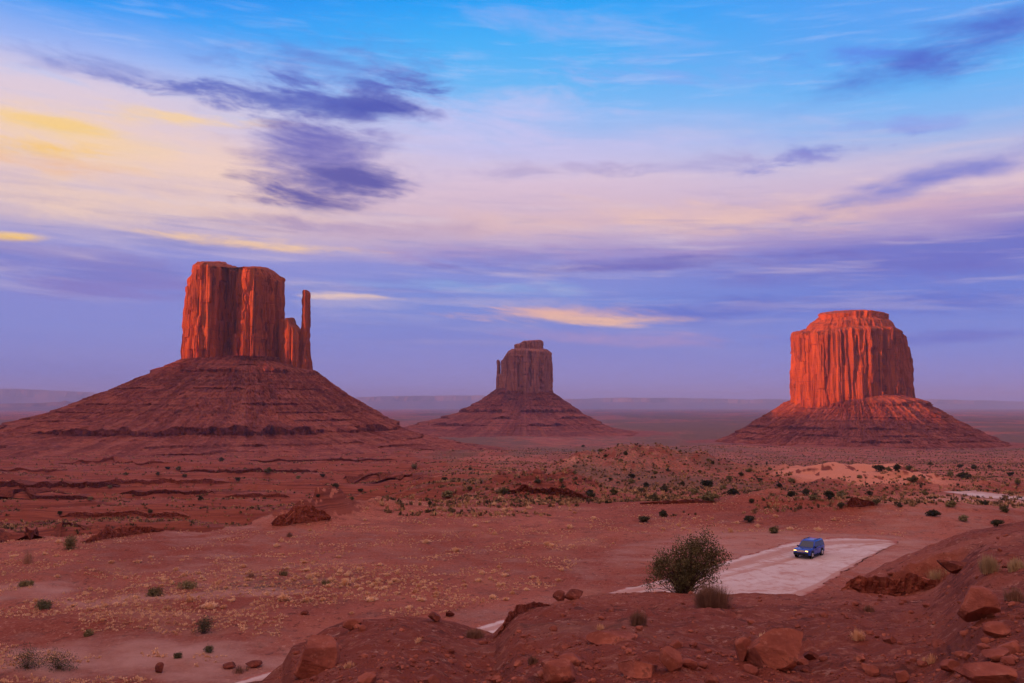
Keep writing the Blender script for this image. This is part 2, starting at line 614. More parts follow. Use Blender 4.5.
def new_mat(name):
    m = bpy.data.materials.new(name)
    m.use_nodes = True
    N.tree = m.node_tree
    b = m.node_tree.nodes['Principled BSDF']
    b.inputs['Specular IOR Level'].default_value = 0.12
    b.inputs['Roughness'].default_value = 0.95
    return m, m.node_tree, b


def pos(kind='Position'):
    if kind == 'Position':
        g = N.tree.nodes.new('ShaderNodeNewGeometry')
        return g.outputs['Position']
    t = N.tree.nodes.new('ShaderNodeTexCoord')
    return t.outputs['Object']


def vmul(v, s):
    nd = N.tree.nodes.new('ShaderNodeVectorMath')
    nd.operation = 'MULTIPLY'
    N.tree.links.new(v, nd.inputs[0])
    nd.inputs[1].default_value = s
    return nd.outputs[0]


def split(v):
    nd = N.tree.nodes.new('ShaderNodeSeparateXYZ')
    N.tree.links.new(v, nd.inputs[0])
    return [N(nd.outputs[i]) for i in range(3)]


def bumpn(b, h, dist, strength=1.0):
    nd = N.tree.nodes.new('ShaderNodeBump')
    nd.inputs['Strength'].default_value = strength
    nd.inputs['Distance'].default_value = dist
    N.tree.links.new(h.s, nd.inputs['Height'])
    N.tree.links.new(nd.outputs[0], b.inputs['Normal'])
    return nd


def simple(name, col, rough=0.9, var=0.0, scale=8.0, spec=0.12, metal=0.0):
    m, t, b = new_mat(name)
    b.inputs['Roughness'].default_value = rough
    b.inputs['Specular IOR Level'].default_value = spec
    b.inputs['Metallic'].default_value = metal
    n = noise(pos('o'), scale, 4)
    c = mixc(sstep(n, 0.3, 0.7), tuple(x * (1 - var) for x in col), tuple(min(1, x * (1 + var)) for x in col))
    t.links.new(c, b.inputs['Base Color'])
    return m


def leafy(name, a, bcol, scale=3.0):
    m, t, b = new_mat(name)
    b.inputs['Roughness'].default_value = 0.85
    oi = N.tree.nodes.new('ShaderNodeObjectInfo')
    n = noise(pos('o'), scale, 3)
    c = mixc(sstep(n + (N(oi.outputs['Random']) - 0.5) * 0.4, 0.3, 0.7), a, bcol)
    t.links.new(c, b.inputs['Base Color'])
    return m


def ground_mat():
    m, t, b = new_mat('red_earth')
    p = pos()
    at_ = t.nodes.new('ShaderNodeVertexColor')
    at_.layer_name = 'zone'
    dust, veg, orange = split(at_.outputs['Color'])
    rock = N(at_.outputs['Alpha'])
    n_big = noise(vmul(p, (0.03, 0.03, 0.03)), 1.0, 6, 0.6)
    n_mid = noise(vmul(p, (0.25, 0.35, 0.3)), 1.0, 6, 0.65)
    n_fine = noise(p, 4.0, 6, 0.7)
    n_grit = noise(p, 26.0, 4, 0.7)
    c = mixc(sstep(n_big, 0.38, 0.64), (0.31, 0.072, 0.044), (0.48, 0.152, 0.098))
    c = mixc(sstep(n_mid, 0.47, 0.66) * 0.75, c, (0.215, 0.056, 0.038))
    c = mixc(sstep(n_fine, 0.50, 0.66) * 0.6, c, (0.57, 0.225, 0.15))
    n_spk = noise(vmul(p, (1.6, 1.1, 1.6)), 1.0, 5, 0.75)
    c = mixc(sstep(n_spk, 0.55, 0.63) * 0.75, c, (0.125, 0.038, 0.028))
    n_sp2 = noise(vmul(p, (2.3, 1.5, 2.0)), 1.3, 4, 0.7)
    c = mixc(sstep(n_sp2, 0.60, 0.68) * 0.7, c, (0.66, 0.34, 0.24))
    n_tan = noise(vmul(p, (0.055, 0.10, 0.05)), 1.0, 6, 0.65)
    c = mixc(sstep(n_tan, 0.54, 0.66) * 0.55, c, (0.48, 0.205, 0.135))
    c = mixc(sstep(n_grit, 0.55, 0.66) * 0.6, c, (0.13, 0.032, 0.025))
    # wind-blown paler dust
    dn = dust + (n_mid - 0.5) * 1.0
    c = mixc(sstep(dn, 0.35, 0.95), c, (0.59, 0.31, 0.25))
    # bare orange and salmon soil
    on = orange + (n_mid - 0.5) * 0.9 + (n_fine - 0.5) * 0.5
    c = mixc(sstep(on, 0.3, 0.8), c, (0.68, 0.265, 0.165))
    # thin cover of dry plants
    vn = noise(vmul(p, (1.3, 0.8, 1)), 1.0, 7, 0.75)
    vg = veg + (vn - 0.5) * 2.2
    vcol = mixc(sstep(noise(p, 0.9, 5, 0.7), 0.4, 0.62), (0.085, 0.062, 0.048), (0.21, 0.125, 0.075))
    c = mixc(sstep(vg, 0.4, 0.75) * 0.8, c, vcol)
    # layered rock where it is exposed: bedding follows height
    x, y, z = split(p)
    bed = noise(comb(x * 0.02, y * 0.02, z * 1.7 + (n_big - 0.5) * 2), 1.0, 5, 0.65)
    rc = ramp(bed, [(0.30, (0.115, 0.030, 0.024)), (0.46, (0.25, 0.066, 0.045)), (0.56, (0.33, 0.095, 0.06)), (0.66, (0.16, 0.042, 0.035))])
    c = mixc(sstep(rock + (n_mid - 0.5) * 0.8, 0.3, 0.7), c, rc)
    t.links.new(c, b.inputs['Base Color'])
    hb = n_fine * 0.6 + n_grit * 0.25 + n_mid * 0.8
    bumpn(b, hb, 0.35, 1.0)
    return m


def rock_mat(name, a=(0.36, 0.115, 0.062), d=(0.15, 0.045, 0.032), scale=1.0):
    m, t, b = new_mat(name)
    p = pos('o')
    n1 = noise(p, 1.4 * scale, 6, 0.65)
    n2 = noise(p, 9.0 * scale, 5, 0.7)
    c = mixc(sstep(n1, 0.35, 0.7), d, a)
    c = mixc(sstep(n2, 0.52, 0.70) * 0.35, c, (0.50, 0.22, 0.16))
    c = mixc(sstep(noise(p, 3.1 * scale, 5, 0.7), 0.56, 0.64) * 0.6, c, (0.10, 0.036, 0.030))
    x, y, z = split(p)
    lay = noise(comb(x * 0.4, y * 0.4, z * 7.0 * scale), 1.0, 3, 0.6)
    c = mixc(sstep(lay, 0.52, 0.64) * 0.45, c, d)
    t.links.new(c, b.inputs['Base Color'])
    bumpn(b, n1 * 0.5 + n2 * 0.3 + lay * 0.3, 0.06 / scale, 0.8)
    return m


def cliff_mat(name='red_sandstone_cliff', ca=(0.27, 0.062, 0.028), cb=(0.42, 0.098, 0.036)):
    m, t, b = new_mat(name)
    p = pos()
    n1 = noise(vmul(p, (0.045, 0.045, 0.012)), 1.0, 6, 0.6)
    streak = noise(vmul(p, (0.16, 0.16, 0.014)), 1.0, 5, 0.6)
    fine = noise(vmul(p, (0.5, 0.5, 0.22)), 1.0, 5, 0.65)
    x, y, z = split(p)
    bed = noise(comb(x * 0.006, y * 0.006, z * 0.16), 1.0, 5, 0.6)
    c = mixc(sstep(n1, 0.35, 0.68), ca, cb)
    c = mixc(sstep(streak, 0.52, 0.62) * 0.85, c, (0.125, 0.030, 0.026))
    c = mixc(sstep(fine, 0.55, 0.70) * 0.45, c, (0.52, 0.16, 0.07))
    c = mixc(sstep(bed, 0.55, 0.66) * 0.4, c, (0.20, 0.055, 0.04))
    t.links.new(c, b.inputs['Base Color'])
    bumpn(b, streak * 0.6 + fine * 0.5 + bed * 0.4, 3.0, 0.7)
    return m


def talus_mat():
    m, t, b = new_mat('red_talus')
    p = pos()
    n1 = noise(vmul(p, (0.02, 0.02, 0.02)), 1.0, 6, 0.62)
    n2 = noise(vmul(p, (0.16, 0.16, 0.16)), 1.0, 6, 0.7)
    x, y, z = split(p)
    bed = noise(comb(x * 0.003, y * 0.003, z * 0.24 + (n1 - 0.5) * 1.5), 1.0, 5, 0.65)
    c = mixc(sstep(n1, 0.35, 0.68), (0.22, 0.054, 0.036), (0.39, 0.112, 0.072))
    c = mixc(sstep(bed + (n1 - 0.5) * 0.5, 0.52, 0.62) * 0.6, c, (0.13, 0.036, 0.030))
    c = mixc(sstep(n2, 0.53, 0.64) * 0.6, c, (0.42, 0.15, 0.105))
    c = mixc(sstep(n2, 0.46, 0.38) * 0.6, c, (0.11, 0.028, 0.024))
    at_ = t.nodes.new('ShaderNodeVertexColor')
    at_.layer_name = 'zone'
    ris, veg, _ = split(at_.outputs['Color'])
    c = mixc(sstep(veg + (n2 - 0.5) * 0.7, 0.55, 0.85) * 0.30, c, (0.42, 0.15, 0.098))
    c = mixc(sstep(veg + (n1 - 0.5) * 0.7, 0.42, 0.15) * 0.35, c, (0.15, 0.042, 0.032))
    c = mixc(sstep(ris, 0.2, 0.8) * 0.85, c, mixc(sstep(n2, 0.4, 0.6), (0.13, 0.034, 0.027), (0.24, 0.066, 0.043)))
    t.links.new(c, b.inputs['Base Color'])
    bumpn(b, n2 * 0.8 + bed * 0.3, 5.0, 1.0)
    return m


M_GROUND = ground_mat()
M_CLIFF = cliff_mat()
M_CLIFF_HAZED = cliff_mat('hazed_sandstone_cliff', (0.27, 0.100, 0.080), (0.40, 0.150, 0.105))  # greyed cliff rock: the distant butte's haze is put into its colour
M_TALUS = talus_mat()
M_BOULDER = rock_mat('red_boulder', (0.41, 0.125, 0.078), (0.20, 0.054, 0.038))
M_DARKROCK = rock_mat('dark_red_rock', (0.27, 0.07, 0.045), (0.10, 0.028, 0.022))
M_JUNIPER = leafy('juniper_leaf', (0.034, 0.036, 0.022), (0.085, 0.075, 0.042))
M_SAGE = leafy('sage_leaf', (0.075, 0.075, 0.045), (0.15, 0.14, 0.075))
M_OLIVE = leafy('olive_leaf', (0.095, 0.080, 0.036), (0.26, 0.205, 0.10))
M_GOLD = leafy('dry_grass', (0.72, 0.40, 0.23), (0.92, 0.62, 0.40))
M_STRAW = leafy('pale_straw', (0.34, 0.23, 0.13), (0.52, 0.36, 0.20))
M_BROWN = leafy('brown_twig', (0.20, 0.105, 0.072), (0.36, 0.19, 0.125))
M_STEM = simple('grey_brown_stem', (0.075, 0.042, 0.032), 0.9, 0.3)

# ------------------------------------------------------------------ ground sheet


def build_ground():
    half = math.atan(0.70)
    th = np.concatenate([
        np.linspace(-math.pi, -half - 0.05, 60, endpoint=False),
        np.arctan(np.linspace(-0.72, 0.72, 900)),
        np.linspace(half + 0.05, math.pi, 60, endpoint=False)[1:]])
    r = [0.4, 1, 1.7, 2.5, 3.3, 4.2]
    while r[-1] < 34000:
        q = r[-1]
        r.append(q * (1.011 if q < 60 else 1.0085 if q < 1200 else 1.02) + 0.004)
    r = np.array(r)
    TH, RR = np.meshgrid(th, r)
    # forward depth rather than radius inside the view keeps rows level on screen
    x, y = RR * np.sin(TH), RR * np.cos(TH)
    z, i = height(x, y, True)
    V = np.stack([x, y, z], -1).reshape(-1, 3)
    n, m_ = x.shape
    f = grid_faces(n, m_, True)
    f = f[:, ::-1]
    c = np.arange(m_)
    V = np.vstack([V, [[0, 0, float(z[0].mean())]]])
    tri = np.stack([c, (c + 1) % m_, np.full(m_, n * m_)], 1)[:, ::-1]
    px, Y = i['px'], i['Y']
    g = np.gradient(z, axis=0) / np.gradient(RR, axis=0)
    ga = np.gradient(z, axis=1) / np.maximum(np.gradient(TH, axis=1) * RR, 1e-6)
    slope = np.hypot(g, ga)
    far = 1 - i['d']
    n1 = fbm(x / 14, y / 14, 101, 4)
    n2 = fbm(x / 45, y / 70, 103, 4)
    dust = far * (0.30 + 0.28 * n2) * (1 - ss(Y, 120, 190)) * ss(Y, 30, 45)
    dust += far * 0.55 * bump(x, y, 130, 55, 12, 5) + far * 0.35 * np.exp(-((Y - 75 - 5 * n1) / 3.0) ** 2) * (1 - ss(px, 200, 420))
    dust += (1 - far) * (0.10 + 0.2 * n1) * ss(px, 300, 700)
    dust += 0.8 * bump(x, y, 990, 165, 16, 13, 4) * far
    dust += ss(i['pad'], 0.2, 1.0) * far * 0.15
    dust += 0.3 * ss(Y, 150, 300) * ss(px, 360, 520) * (1 - ss(px, 700, 900)) * (1 - ss(Y, 420, 700))
    veg = far * (ss(Y, 135, 220) * (0.30 + 0.25 * n2) * ss(px, 330, 520) + 0.16 * bump(x, y, 640, 335, 60, 80) + 0.28 * bump(x, y, 560, 260, 60, 60)
                 + 0.16 * ss(Y, 500, 700) + ss(Y, 900, 1600) * (0.30 + 0.6 * fbm(x / 500, y / 900, 107, 3)))
    veg += far * 0.33 * bump(x, y, 320, 80, 16, 8) + far * 0.33 * np.exp(-((Y - 78 - 5 * n1) / 2.2) ** 2) * (1 - ss(px, 220, 420))
    bad = [hit(*q) for q in ((25, 508), (70, 512), (115, 506), (160, 500), (205, 505), (240, 511), (300, 470))]
    sal = bump(x, y, 852, 262, 24, 36, 4)
    orange = far * (0.95 * sal + 1.3 * sum(np.exp(-((x - q[0]) / (0.035 * q[1] + 6)) ** 2 - ((y - q[1]) / (0.09 * q[1])) ** 2) for q in bad) * (0.55 + 1.2 * n1) + 0.6 * bump(x, y, 318, 130, 9, 9)
                    + 0.35 * bump(x, y, 930, 150, 30, 30) + 0.25 * ss(px, 660, 800) * ss(Y, 118, 140) * (1 - ss(Y, 200, 300)) + 0.9 * bump(x, y, 980, 152, 14, 5)
                    + 0.5 * bump(x, y, 590, 330, 22, 40) * (0.6 + n1) + 0.45 * bump(x, y, 655, 330, 40, 55) * (0.7 + n1))
    orange += (1 - far) * (0.05 + 0.15 * n1)
    veg += far * i['wz'] * (0.30 + 0.5 * n2)
    veg = veg * (1 - 0.9 * sal)
    rock = ss(slope, 0.30, 0.62) * ss(Y, 85, 110) * (1 - 0.8 * ss(Y, 1500, 3000)) + 0.72 * i['wz'] + 0.5 * bump(x, y, 545, 188, 15, 12) * (0.5 + n1)
    for bx, by, br in ((-418, 1350, 330), (44, 2500, 330), (700, 1750, 250)):
        dd_ = np.hypot(x - bx, y - by) + 60 * fbm(x / 90, y / 90, 109, 3)
        rock += 0.75 * (1 - ss(dd_, br + 20, br + 190))
    rock += ss(slope, 0.75, 1.1) * (1 - far) * 0.6
    rock *= (1 - i['pad'])
    zone = np.stack([dust, veg, orange, rock], -1).reshape(-1, 4).clip(0, 1)
    zone = np.vstack([zone, [[0.1, 0, 0, 0]]])
    o = link_mesh('ground', V, [f, tri], M_GROUND, attrs={'zone': zone})
    tag(o, 'red desert earth running from the near slope to the far plain', None, None, 'structure')


build_ground()

# ------------------------------------------------------------------ dirt road and parking flat


def road_mat():
    m, t, b = new_mat('pale_packed_dirt')
    p = pos()
    n1 = noise(vmul(p, (0.10, 0.16, 0.1)), 1.0, 6, 0.6)
    n2 = noise(vmul(p, (0.9, 0.9, 0.9)), 1.0, 6, 0.7)
    n3 = noise(p, 7.0, 4, 0.7)
    c = mixc(sstep(n1, 0.35, 0.65), (0.62, 0.50, 0.47), (0.55, 0.39, 0.35))
    c = mixc(sstep(n2, 0.50, 0.64) * 0.75, c, (0.48, 0.26, 0.215))
    c = mixc(sstep(noise(vmul(p, (0.28, 0.5, 0.3)), 1.0, 6, 0.7), 0.54, 0.64) * 0.7, c, (0.43, 0.20, 0.16))
    c = mixc(sstep(n3, 0.55, 0.75) * 0.35, c, (0.72, 0.60, 0.58))
    # wheel tracks run along the road
    u = t.nodes.new('ShaderNodeVertexColor')
    u.layer_name = 'zone'
    across, edge, _ = split(u.outputs['Color'])
    tr = noise(comb(across * 9.0, 0.0, n1 * 0.6), 1.0, 3, 0.5)
    c = mixc(sstep(tr, 0.50, 0.60) * 0.7, c, (0.42, 0.19, 0.14))
    c = mixc(sstep(edge + (n2 - 0.5) * 0.9, 0.45, 0.95), c, (0.36, 0.11, 0.08))
    t.links.new(c, b.inputs['Base Color'])
    bumpn(b, n2 * 0.5 + n3 * 0.3, 0.05, 0.6)
    return m


def build_road(A, B, n, m_, mat, off, label, ragged=0.5):
    A, B = _curve(A, n), _curve(B, n)
    s = np.linspace(0, 1, m_)
    P = A[:, None, :] * (1 - s)[None, :, None] + B[:, None, :] * s[None, :, None]
    x, y = P[..., 0].copy(), P[..., 1].copy()
    e = np.maximum(1 - s / 0.06, 0) + np.maximum(1 - (1 - s) / 0.06, 0)
    x += e[None, :] * ragged * 1.1 * fbm(x / 2.5, y / 2.5, 201, 5, 0.65)
    y += e[None, :] * ragged * 1.1 * fbm(x / 2.5, y / 2.5, 207, 5, 0.65)
    z = height(x, y) + off
    edge = np.maximum(1 - s / 0.09, 0) + np.maximum(1 - (1 - s) / 0.09, 0)
    zone = np.zeros((n, m_, 4))
    zone[..., 0] = s[None, :]
    tt = np.linspace(0, 1, n)
    zone[..., 1] = np.maximum(edge[None, :], (np.maximum(0, (tt - 0.93) / 0.07))[:, None])
    zone[..., 3] = 1
    f = grid_faces(n, m_)
    o = link_mesh('dirt_road', np.stack([x, y, z], -1).reshape(-1, 3), f, mat, attrs={'zone': zone.reshape(-1, 4)})
    return tag(o, label, None, None, 'structure')


M_ROAD = road_mat()
build_road(RA, RB, 260, 80, M_ROAD, 0.02, 'pale dirt road widening into a bare parking flat')
A2 = np.array([flat(*p, -18.2) for p in [(938, 488.5), (962, 489), (990, 493), (1020, 496), (1060, 496)]])
B2 = np.array([flat(*p, -18.2) for p in [(938, 490), (962, 495), (984, 498.5), (1020, 500), (1060, 501)]])
build_road(A2, B2, 60, 24, M_ROAD, 0.08, 'pale bend of dirt road in the broken ground on the right', 0.8)

# ------------------------------------------------------------------ buttes


def poly_resample(P, n):
    P = np.vstack([P, P[:1]])
    # round the corners by Chaikin
    Q = P[:-1]
    for _ in range(2):
        nx = np.roll(Q, -1, 0)
        Q = np.stack([0.75 * Q + 0.25 * nx, 0.25 * Q + 0.75 * nx], 1).reshape(-1, 2)
    return resample(np.vstack([Q, Q[:1]]), n + 1)[:-1]


def cliff_piece(D, pts, top, base_py, taper=0.05, seed=0, n=420, nv=70, amp=4.0, scale=12.0, cracks=(), round_=6.0, bottom_flare=0.0, wob=0.0):
    """a rock tower: footprint pts (photo x, metres of depth from D), top = [(photo x, photo y)], stone flutes and cracks"""
    P = np.array([((p - 512) / F * (D + d), D + d) for p, d in pts], float)
    P = poly_resample(P, n)
    cen = P.mean(0)
    tx = np.array([(p - 512) / F * D for p, _ in top])
    tz = np.array([zpx(q, D) for _, q in top])
    zb = zpx(base_py, D)
    tan = np.roll(P, -1, 0) - np.roll(P, 1, 0)
    tan /= np.linalg.norm(tan, axis=1, keepdims=True)
    nor = np.stack([tan[:, 1], -tan[:, 0]], 1)
    if ((P - cen) * nor).sum() < 0:
        nor = -nor
    s = np.r_[0, np.cumsum(np.linalg.norm(np.diff(P, axis=0), axis=1))]
    per = s[-1] + np.linalg.norm(P[0] - P[-1])
    ang_ = s / per * 2 * math.pi
    # periodic coordinates round the tower
    cxn, cyn = np.cos(ang_) * per / (2 * math.pi), np.sin(ang_) * per / (2 * math.pi)
    v = np.linspace(0, 1, nv)
    ztop = np.interp(P[:, 0], tx, tz) * (P[:, 1] / D)
    rows = []
    hh = ztop.max() - zb
    for w_, a_ in ((scale * 0.7, 0.55), (scale * 0.25, 0.35)):
        ztop = ztop + amp * a_ * (_h(np.floor(s / w_ + 0.6 * pn(s / w_ / 2, s * 0, seed + 90)), s * 0, seed + 91) / 4294967296.0 - 0.6)
    for k, vv in enumerate(v):
        z = zb + vv * (ztop - zb)
        lean = 1 - taper * vv + bottom_flare * max(0, 1 - vv / 0.5) ** 2
        q = cen + (P - cen) * lean
        dz_ = z * 0.06
        fl = ridged((cxn + dz_ * 0.3) / scale, (cyn + dz_ * 0.4) / scale + 31, seed, 3) - 0.6
        fl2 = fbm(cxn / (scale * 0.35), cyn / (scale * 0.35) + z * 0.012, seed + 9, 3)
        blk = pn(cxn / (scale * 0.8) + np.floor(z / (hh * 0.13) + 0.6 * pn(cxn / 30, cyn / 30, seed + 3)) * 3.7, cyn / (scale * 0.8), seed + 5)
        fl3 = ridged(cxn / (scale * 2.4) + 5, cyn / (scale * 2.4) + z * 0.004, seed + 31, 2) - 0.7
        chip = pn(cxn / (scale * 0.28) + np.floor(z / (hh * 0.045) + pn(cxn / 12, cyn / 12, seed + 41)) * 2.3, cyn / (scale * 0.28), seed + 43)
        d = amp * (0.45 * fl + 1.0 * fl3 + 0.25 * fl2)
        for w_, a_, hz_, q_ in ((scale * 0.85, 0.75, 0.34, 0), (scale * 0.42, 0.5, 0.17, 1), (scale * 0.2, 0.26, 0.08, 2)):
            cc = np.floor(s / w_ + 0.5 * pn(s / (w_ * 2.3), s * 0 + 1.5, seed + 81 + q_) + 0.10 * pn(s / w_, s * 0 + z / (hh * 0.25), seed + 84 + q_))
            r0_ = _h(cc, cc * 0 + q_, seed + 87) / 4294967296.0
            zc = np.floor(z / (hh * hz_ * (0.7 + 0.8 * r0_)) + 5 * r0_)
            r1_ = _h(cc, zc, seed + 89 + q_) / 4294967296.0
            d = d + amp * a_ * (0.9 * (r0_ - 0.5) + 0.9 * (r1_ - 0.5))
        d = d - 0.35 * amp
        led = pn(z / (hh * 0.07), cxn * 0.01, seed + 15)
        d = d + amp * 0.22 * led
        for (cpx, z0, z1, w, dep) in cracks:
            xx = (cpx - 512) / F * D + 2.0 * w * pn(z / 22.0, z * 0 + cpx, seed + 2)
            front = nor[:, 1] < 0.3
            fz = ss(z, zpx(z1, D) - 8, zpx(z1, D)) * (1 - ss(z, zpx(z0, D), zpx(z0, D) + 8))
            d = d - front * fz * dep * np.exp(-((q[:, 0] - xx) / w) ** 2)
        # edge of the top is worn round
        wear = np.clip((vv - (1 - round_ / hh)) / (round_ / hh), 0, 1)
        d = d - round_ * 0.6 * wear ** 2
        q = q + nor * d[:, None]
        q[:, 0] += wob * (pn(np.array([z / 19.0]), np.array([0.3]), seed + 71)[0] + 0.5 * pn(np.array([z / 7.0]), np.array([0.7]), seed + 72)[0])
        rows.append(np.c_[q, z - 0.15 * round_ * wear ** 2])
    last = rows[-1][:, :2]
    lc = last.mean(0)
    for g in (0.93, 0.82, 0.65, 0.45, 0.22, 0.03):
        q = lc + (last - lc) * g
        z = np.interp(q[:, 0], tx, tz) * (q[:, 1] / D) + 1.2 * fbm(q[:, 0] / 14, q[:, 1] / 14, seed + 21, 3) * min(1, amp / 3)
        rows.append(np.c_[q, z])
    V = np.vstack(rows)
    f = grid_faces(len(rows), n, True)
    return V, f


def merge(parts):
    V, Fs, off = [], [], 0
    for v, f in parts:
        V.append(v)
        Fs.append(f + off)
        off += len(v)
    return np.vstack(V), np.vstack(Fs)


def talus(D, cpx, lft, rgt, front_scale, back_scale, ledges, seed, n=900, nv=150, foot=-70, cy_off=0.0, gully=1.0):
    """the apron of broken rock below the cliffs, with the silhouette of lft / rgt [(photo x, photo y)]"""
    cx = (cpx - 512) / F * D
    cy = D + cy_off
    zl = np.array([zpx(q, D) for _, q in lft])
    rl = np.array([abs((p - 512) / F * D - cx) for p, _ in lft])
    zr = np.array([zpx(q, D) for _, q in rgt])
    rr = np.array([abs((p - 512) / F * D - cx) for p, _ in rgt])
    ztop = max(zl.max(), zr.max()) + 3
    th = np.linspace(0, 2 * math.pi, n, endpoint=False)
    # more samples on the side that shows
    th = th - 0.45 * np.sin(th - math.pi * 1.5)
    c, s = np.cos(th), np.sin(th)
    wl = 0.5 * (1 - c)
    v = np.linspace(0, 1, nv)
    zz = ztop + (foot - ztop) * v
    L = []
    for py, h in ledges:
        L.append((zpx(py, D), h))
    rows, ris = [], []
    for z in zz:
        zq = np.full(n, z)
        rs = np.zeros(n)
        for i, (lz, h) in enumerate(L):
            m = ss(pn(c * 2.3 + i * 7, s * 2.3, seed + 40 + i) + 0.35 * pn(c * 9, s * 9 + i, seed + 50 + i), -0.25 if h < 10 else -0.5, 0.35 if h < 10 else 0.1)
            hh = h * m * (0.8 + 0.5 * pn(c * 14, s * 14 + i, seed + 55 + i))
            lzz = lz + h * 0.2 * pn(c * 5, s * 5 + i, seed + 60 + i)
            d = zq * 0 + z - lzz
            # riser: the radius stands still between lz and lz+hh, benches on either side make up for it
            B = hh * 1.6 + 1e-6
            up = np.clip(d - hh, 0, B) / B
            dn = np.clip(-d, 0, B) / B
            inn = (d >= 0) & (d <= hh)
            w = np.where(inn, hh / 2 - d, np.where(d > hh, -(hh / 2) * (1 - up), (hh / 2) * (1 - dn)))
            w = np.where((d > hh + B) | (d < -B), 0, w)
            zq = zq + w
            rs = np.maximum(rs, inn * m)
        r0 = np.interp(-zq, -zl, rl) * wl + np.interp(-zq, -zr, rr) * (1 - wl)
        # beyond the last point the apron keeps running out
        fs = np.where(s < 0, 1 + (front_scale - 1) * (-s) ** 1.5, 1 + (back_scale - 1) * s ** 1.5)
        tt = np.clip((ztop - z) / (ztop - foot), 0, 1)
        rad = r0 * fs
        gl = gully * (5 + 34 * tt) * (0.5 * fbm(c * 5 + 3, s * 5, seed, 4) + 0.28 * ridged(c * 11, s * 11 + z * 0.004, seed + 7, 3) - 0.62)
        det = gully * (3.6 * fbm(c * 45, s * 45 + z * 0.09, seed + 11, 3) + (4.2 * pn(c * 110, s * 110 + z * 0.25, seed + 12) + 3.0 * np.maximum(pn(c * 60, s * 60 + z * 0.12, seed + 14) - 0.25, 0) * 3) * (1 - rs))
        rad = np.maximum(rad + gl + det, 2)
        rows.append(np.stack([cx + rad * c, cy + rad * s, np.full(n, z) + 0.8 * fbm(c * 40, s * 40 + z * .1, seed + 17, 3)], 1))
        ris.append(rs)
    rows.insert(0, np.stack([cx + c * 5, cy + s * 5, np.full(n, ztop + 2)], 1))
    ris.insert(0, np.zeros(n))
    V = np.vstack(rows)
    zone = np.zeros((len(V), 4))
    zone[:, 0] = np.concatenate(ris)
    zone[:, 1] = np.tile(np.clip(0.5 + 0.55 * fbm(c * 13, s * 13, seed + 91, 5, 0.65), 0, 1), nv + 1)
    zone[:, 3] = 1
    f = grid_faces(nv + 1, n, True)[:, ::-1]
    return V, f, zone


def make_part(name, V, f, mat, parent, attrs=None):
    inv = np.array(parent.location)
    return link_mesh(name, V - inv, f, mat, parent, smooth=False, attrs=attrs)


# --- West butte with a thumb (left)
D1 = 1350.0
b1 = empty('butte', (at(248, 405, D1)[0], D1, -62))
tag(b1, 'largest red butte on the left, a split tower with a slim thumb on its right', 'butte')
MAIN1 = [(187, 45), (184, 5), (186, -34), (194, -52), (206, -52), (214, -40), (217, -10), (225, -2), (235, -6), (239, -20), (241, -44), (249, -52), (258, -44), (265, -20), (275, -6), (282, 10), (283, 42), (262, 56), (222, 60), (196, 56)]
TOP1 = [(180, 292), (185, 284), (190, 271), (196, 264), (203, 261.5), (212, 262), (220, 266), (228, 268), (238, 267.5), (248, 266.5), (258, 268), (266, 271), (272, 275.5), (279, 278), (284, 284)]
v, f = cliff_piece(D1, MAIN1, TOP1, 372, 0.035, 301, 1000, 120, 5.6, 15.0, cracks=[(200, 284, 312, 1.6, 9), (210, 330, 360, 1.6, 6), (253, 285, 312, 2.2, 5), (244, 300, 358, 1.6, 5), (225, 270, 352, 2.2, 6), (233, 270, 352, 2.2, 6), (271, 284, 350, 2.0, 6), (190, 300, 340, 1.5, 5)], round_=7)
make_part('cliff', v, f, M_CLIFF, b1)
v, f = cliff_piece(D1, [(277, -2), (283, -22), (291, -30), (299, -18), (304, 2), (303, 26), (280, 30)],
                   [(274, 317), (281, 320), (284, 323), (287, 317.5), (290, 318), (292, 324), (296, 327), (299, 331), (306, 340)], 378, 0.10, 311, 320, 70, 2.6, 9.0, cracks=[(286, 330, 362, 1.6, 6), (294, 330, 362, 1.2, 4)], round_=3)
make_part('shoulder', v, f, M_CLIFF, b1)
v, f = cliff_piece(D1, [(299, -10), (303, -16), (308, -11), (310.5, 2), (307, 11), (300, 8)],
                   [(297, 291), (301, 290), (305, 290), (310, 292)], 384, 0.34, 321, 260, 130, 1.9, 5.0, round_=2, bottom_flare=1.2, wob=1.6)
make_part('thumb_spire', v, f, M_CLIFF, b1)
v, f = cliff_piece(D1, [(231.5, -14), (234, -34), (238, -34), (240.5, -18), (238, -4), (233, -4)],
                   [(230, 336), (236, 332), (242, 337)], 372, 0.25, 331, 160, 50, 1.4, 6.0, round_=4)
make_part('pinnacle', v, f, M_CLIFF, b1)
v, f, zn = talus(D1, 248, [(215, 360), (188, 359.5), (160, 373), (130, 388), (100, 401), (62, 417), (20, 431), (-30, 441), (-90, 452), (-160, 462)],
                 [(280, 362), (314, 371), (334, 385), (350, 396), (367, 406), (384, 417), (404, 428), (432, 438), (476, 447), (545, 456), (640, 465)], 1.08, 1.0,
                 [(368, 3), (375, 6), (391, 3), (405, 5), (412, 2.5), (429, 11.5), (419, 3), (437, 3.5), (441, 5), (445, 3.5), (449, 5)], 401, 1200, 220, -84)
make_part('talus_slope', v, f, M_TALUS, b1, {'zone': zn})

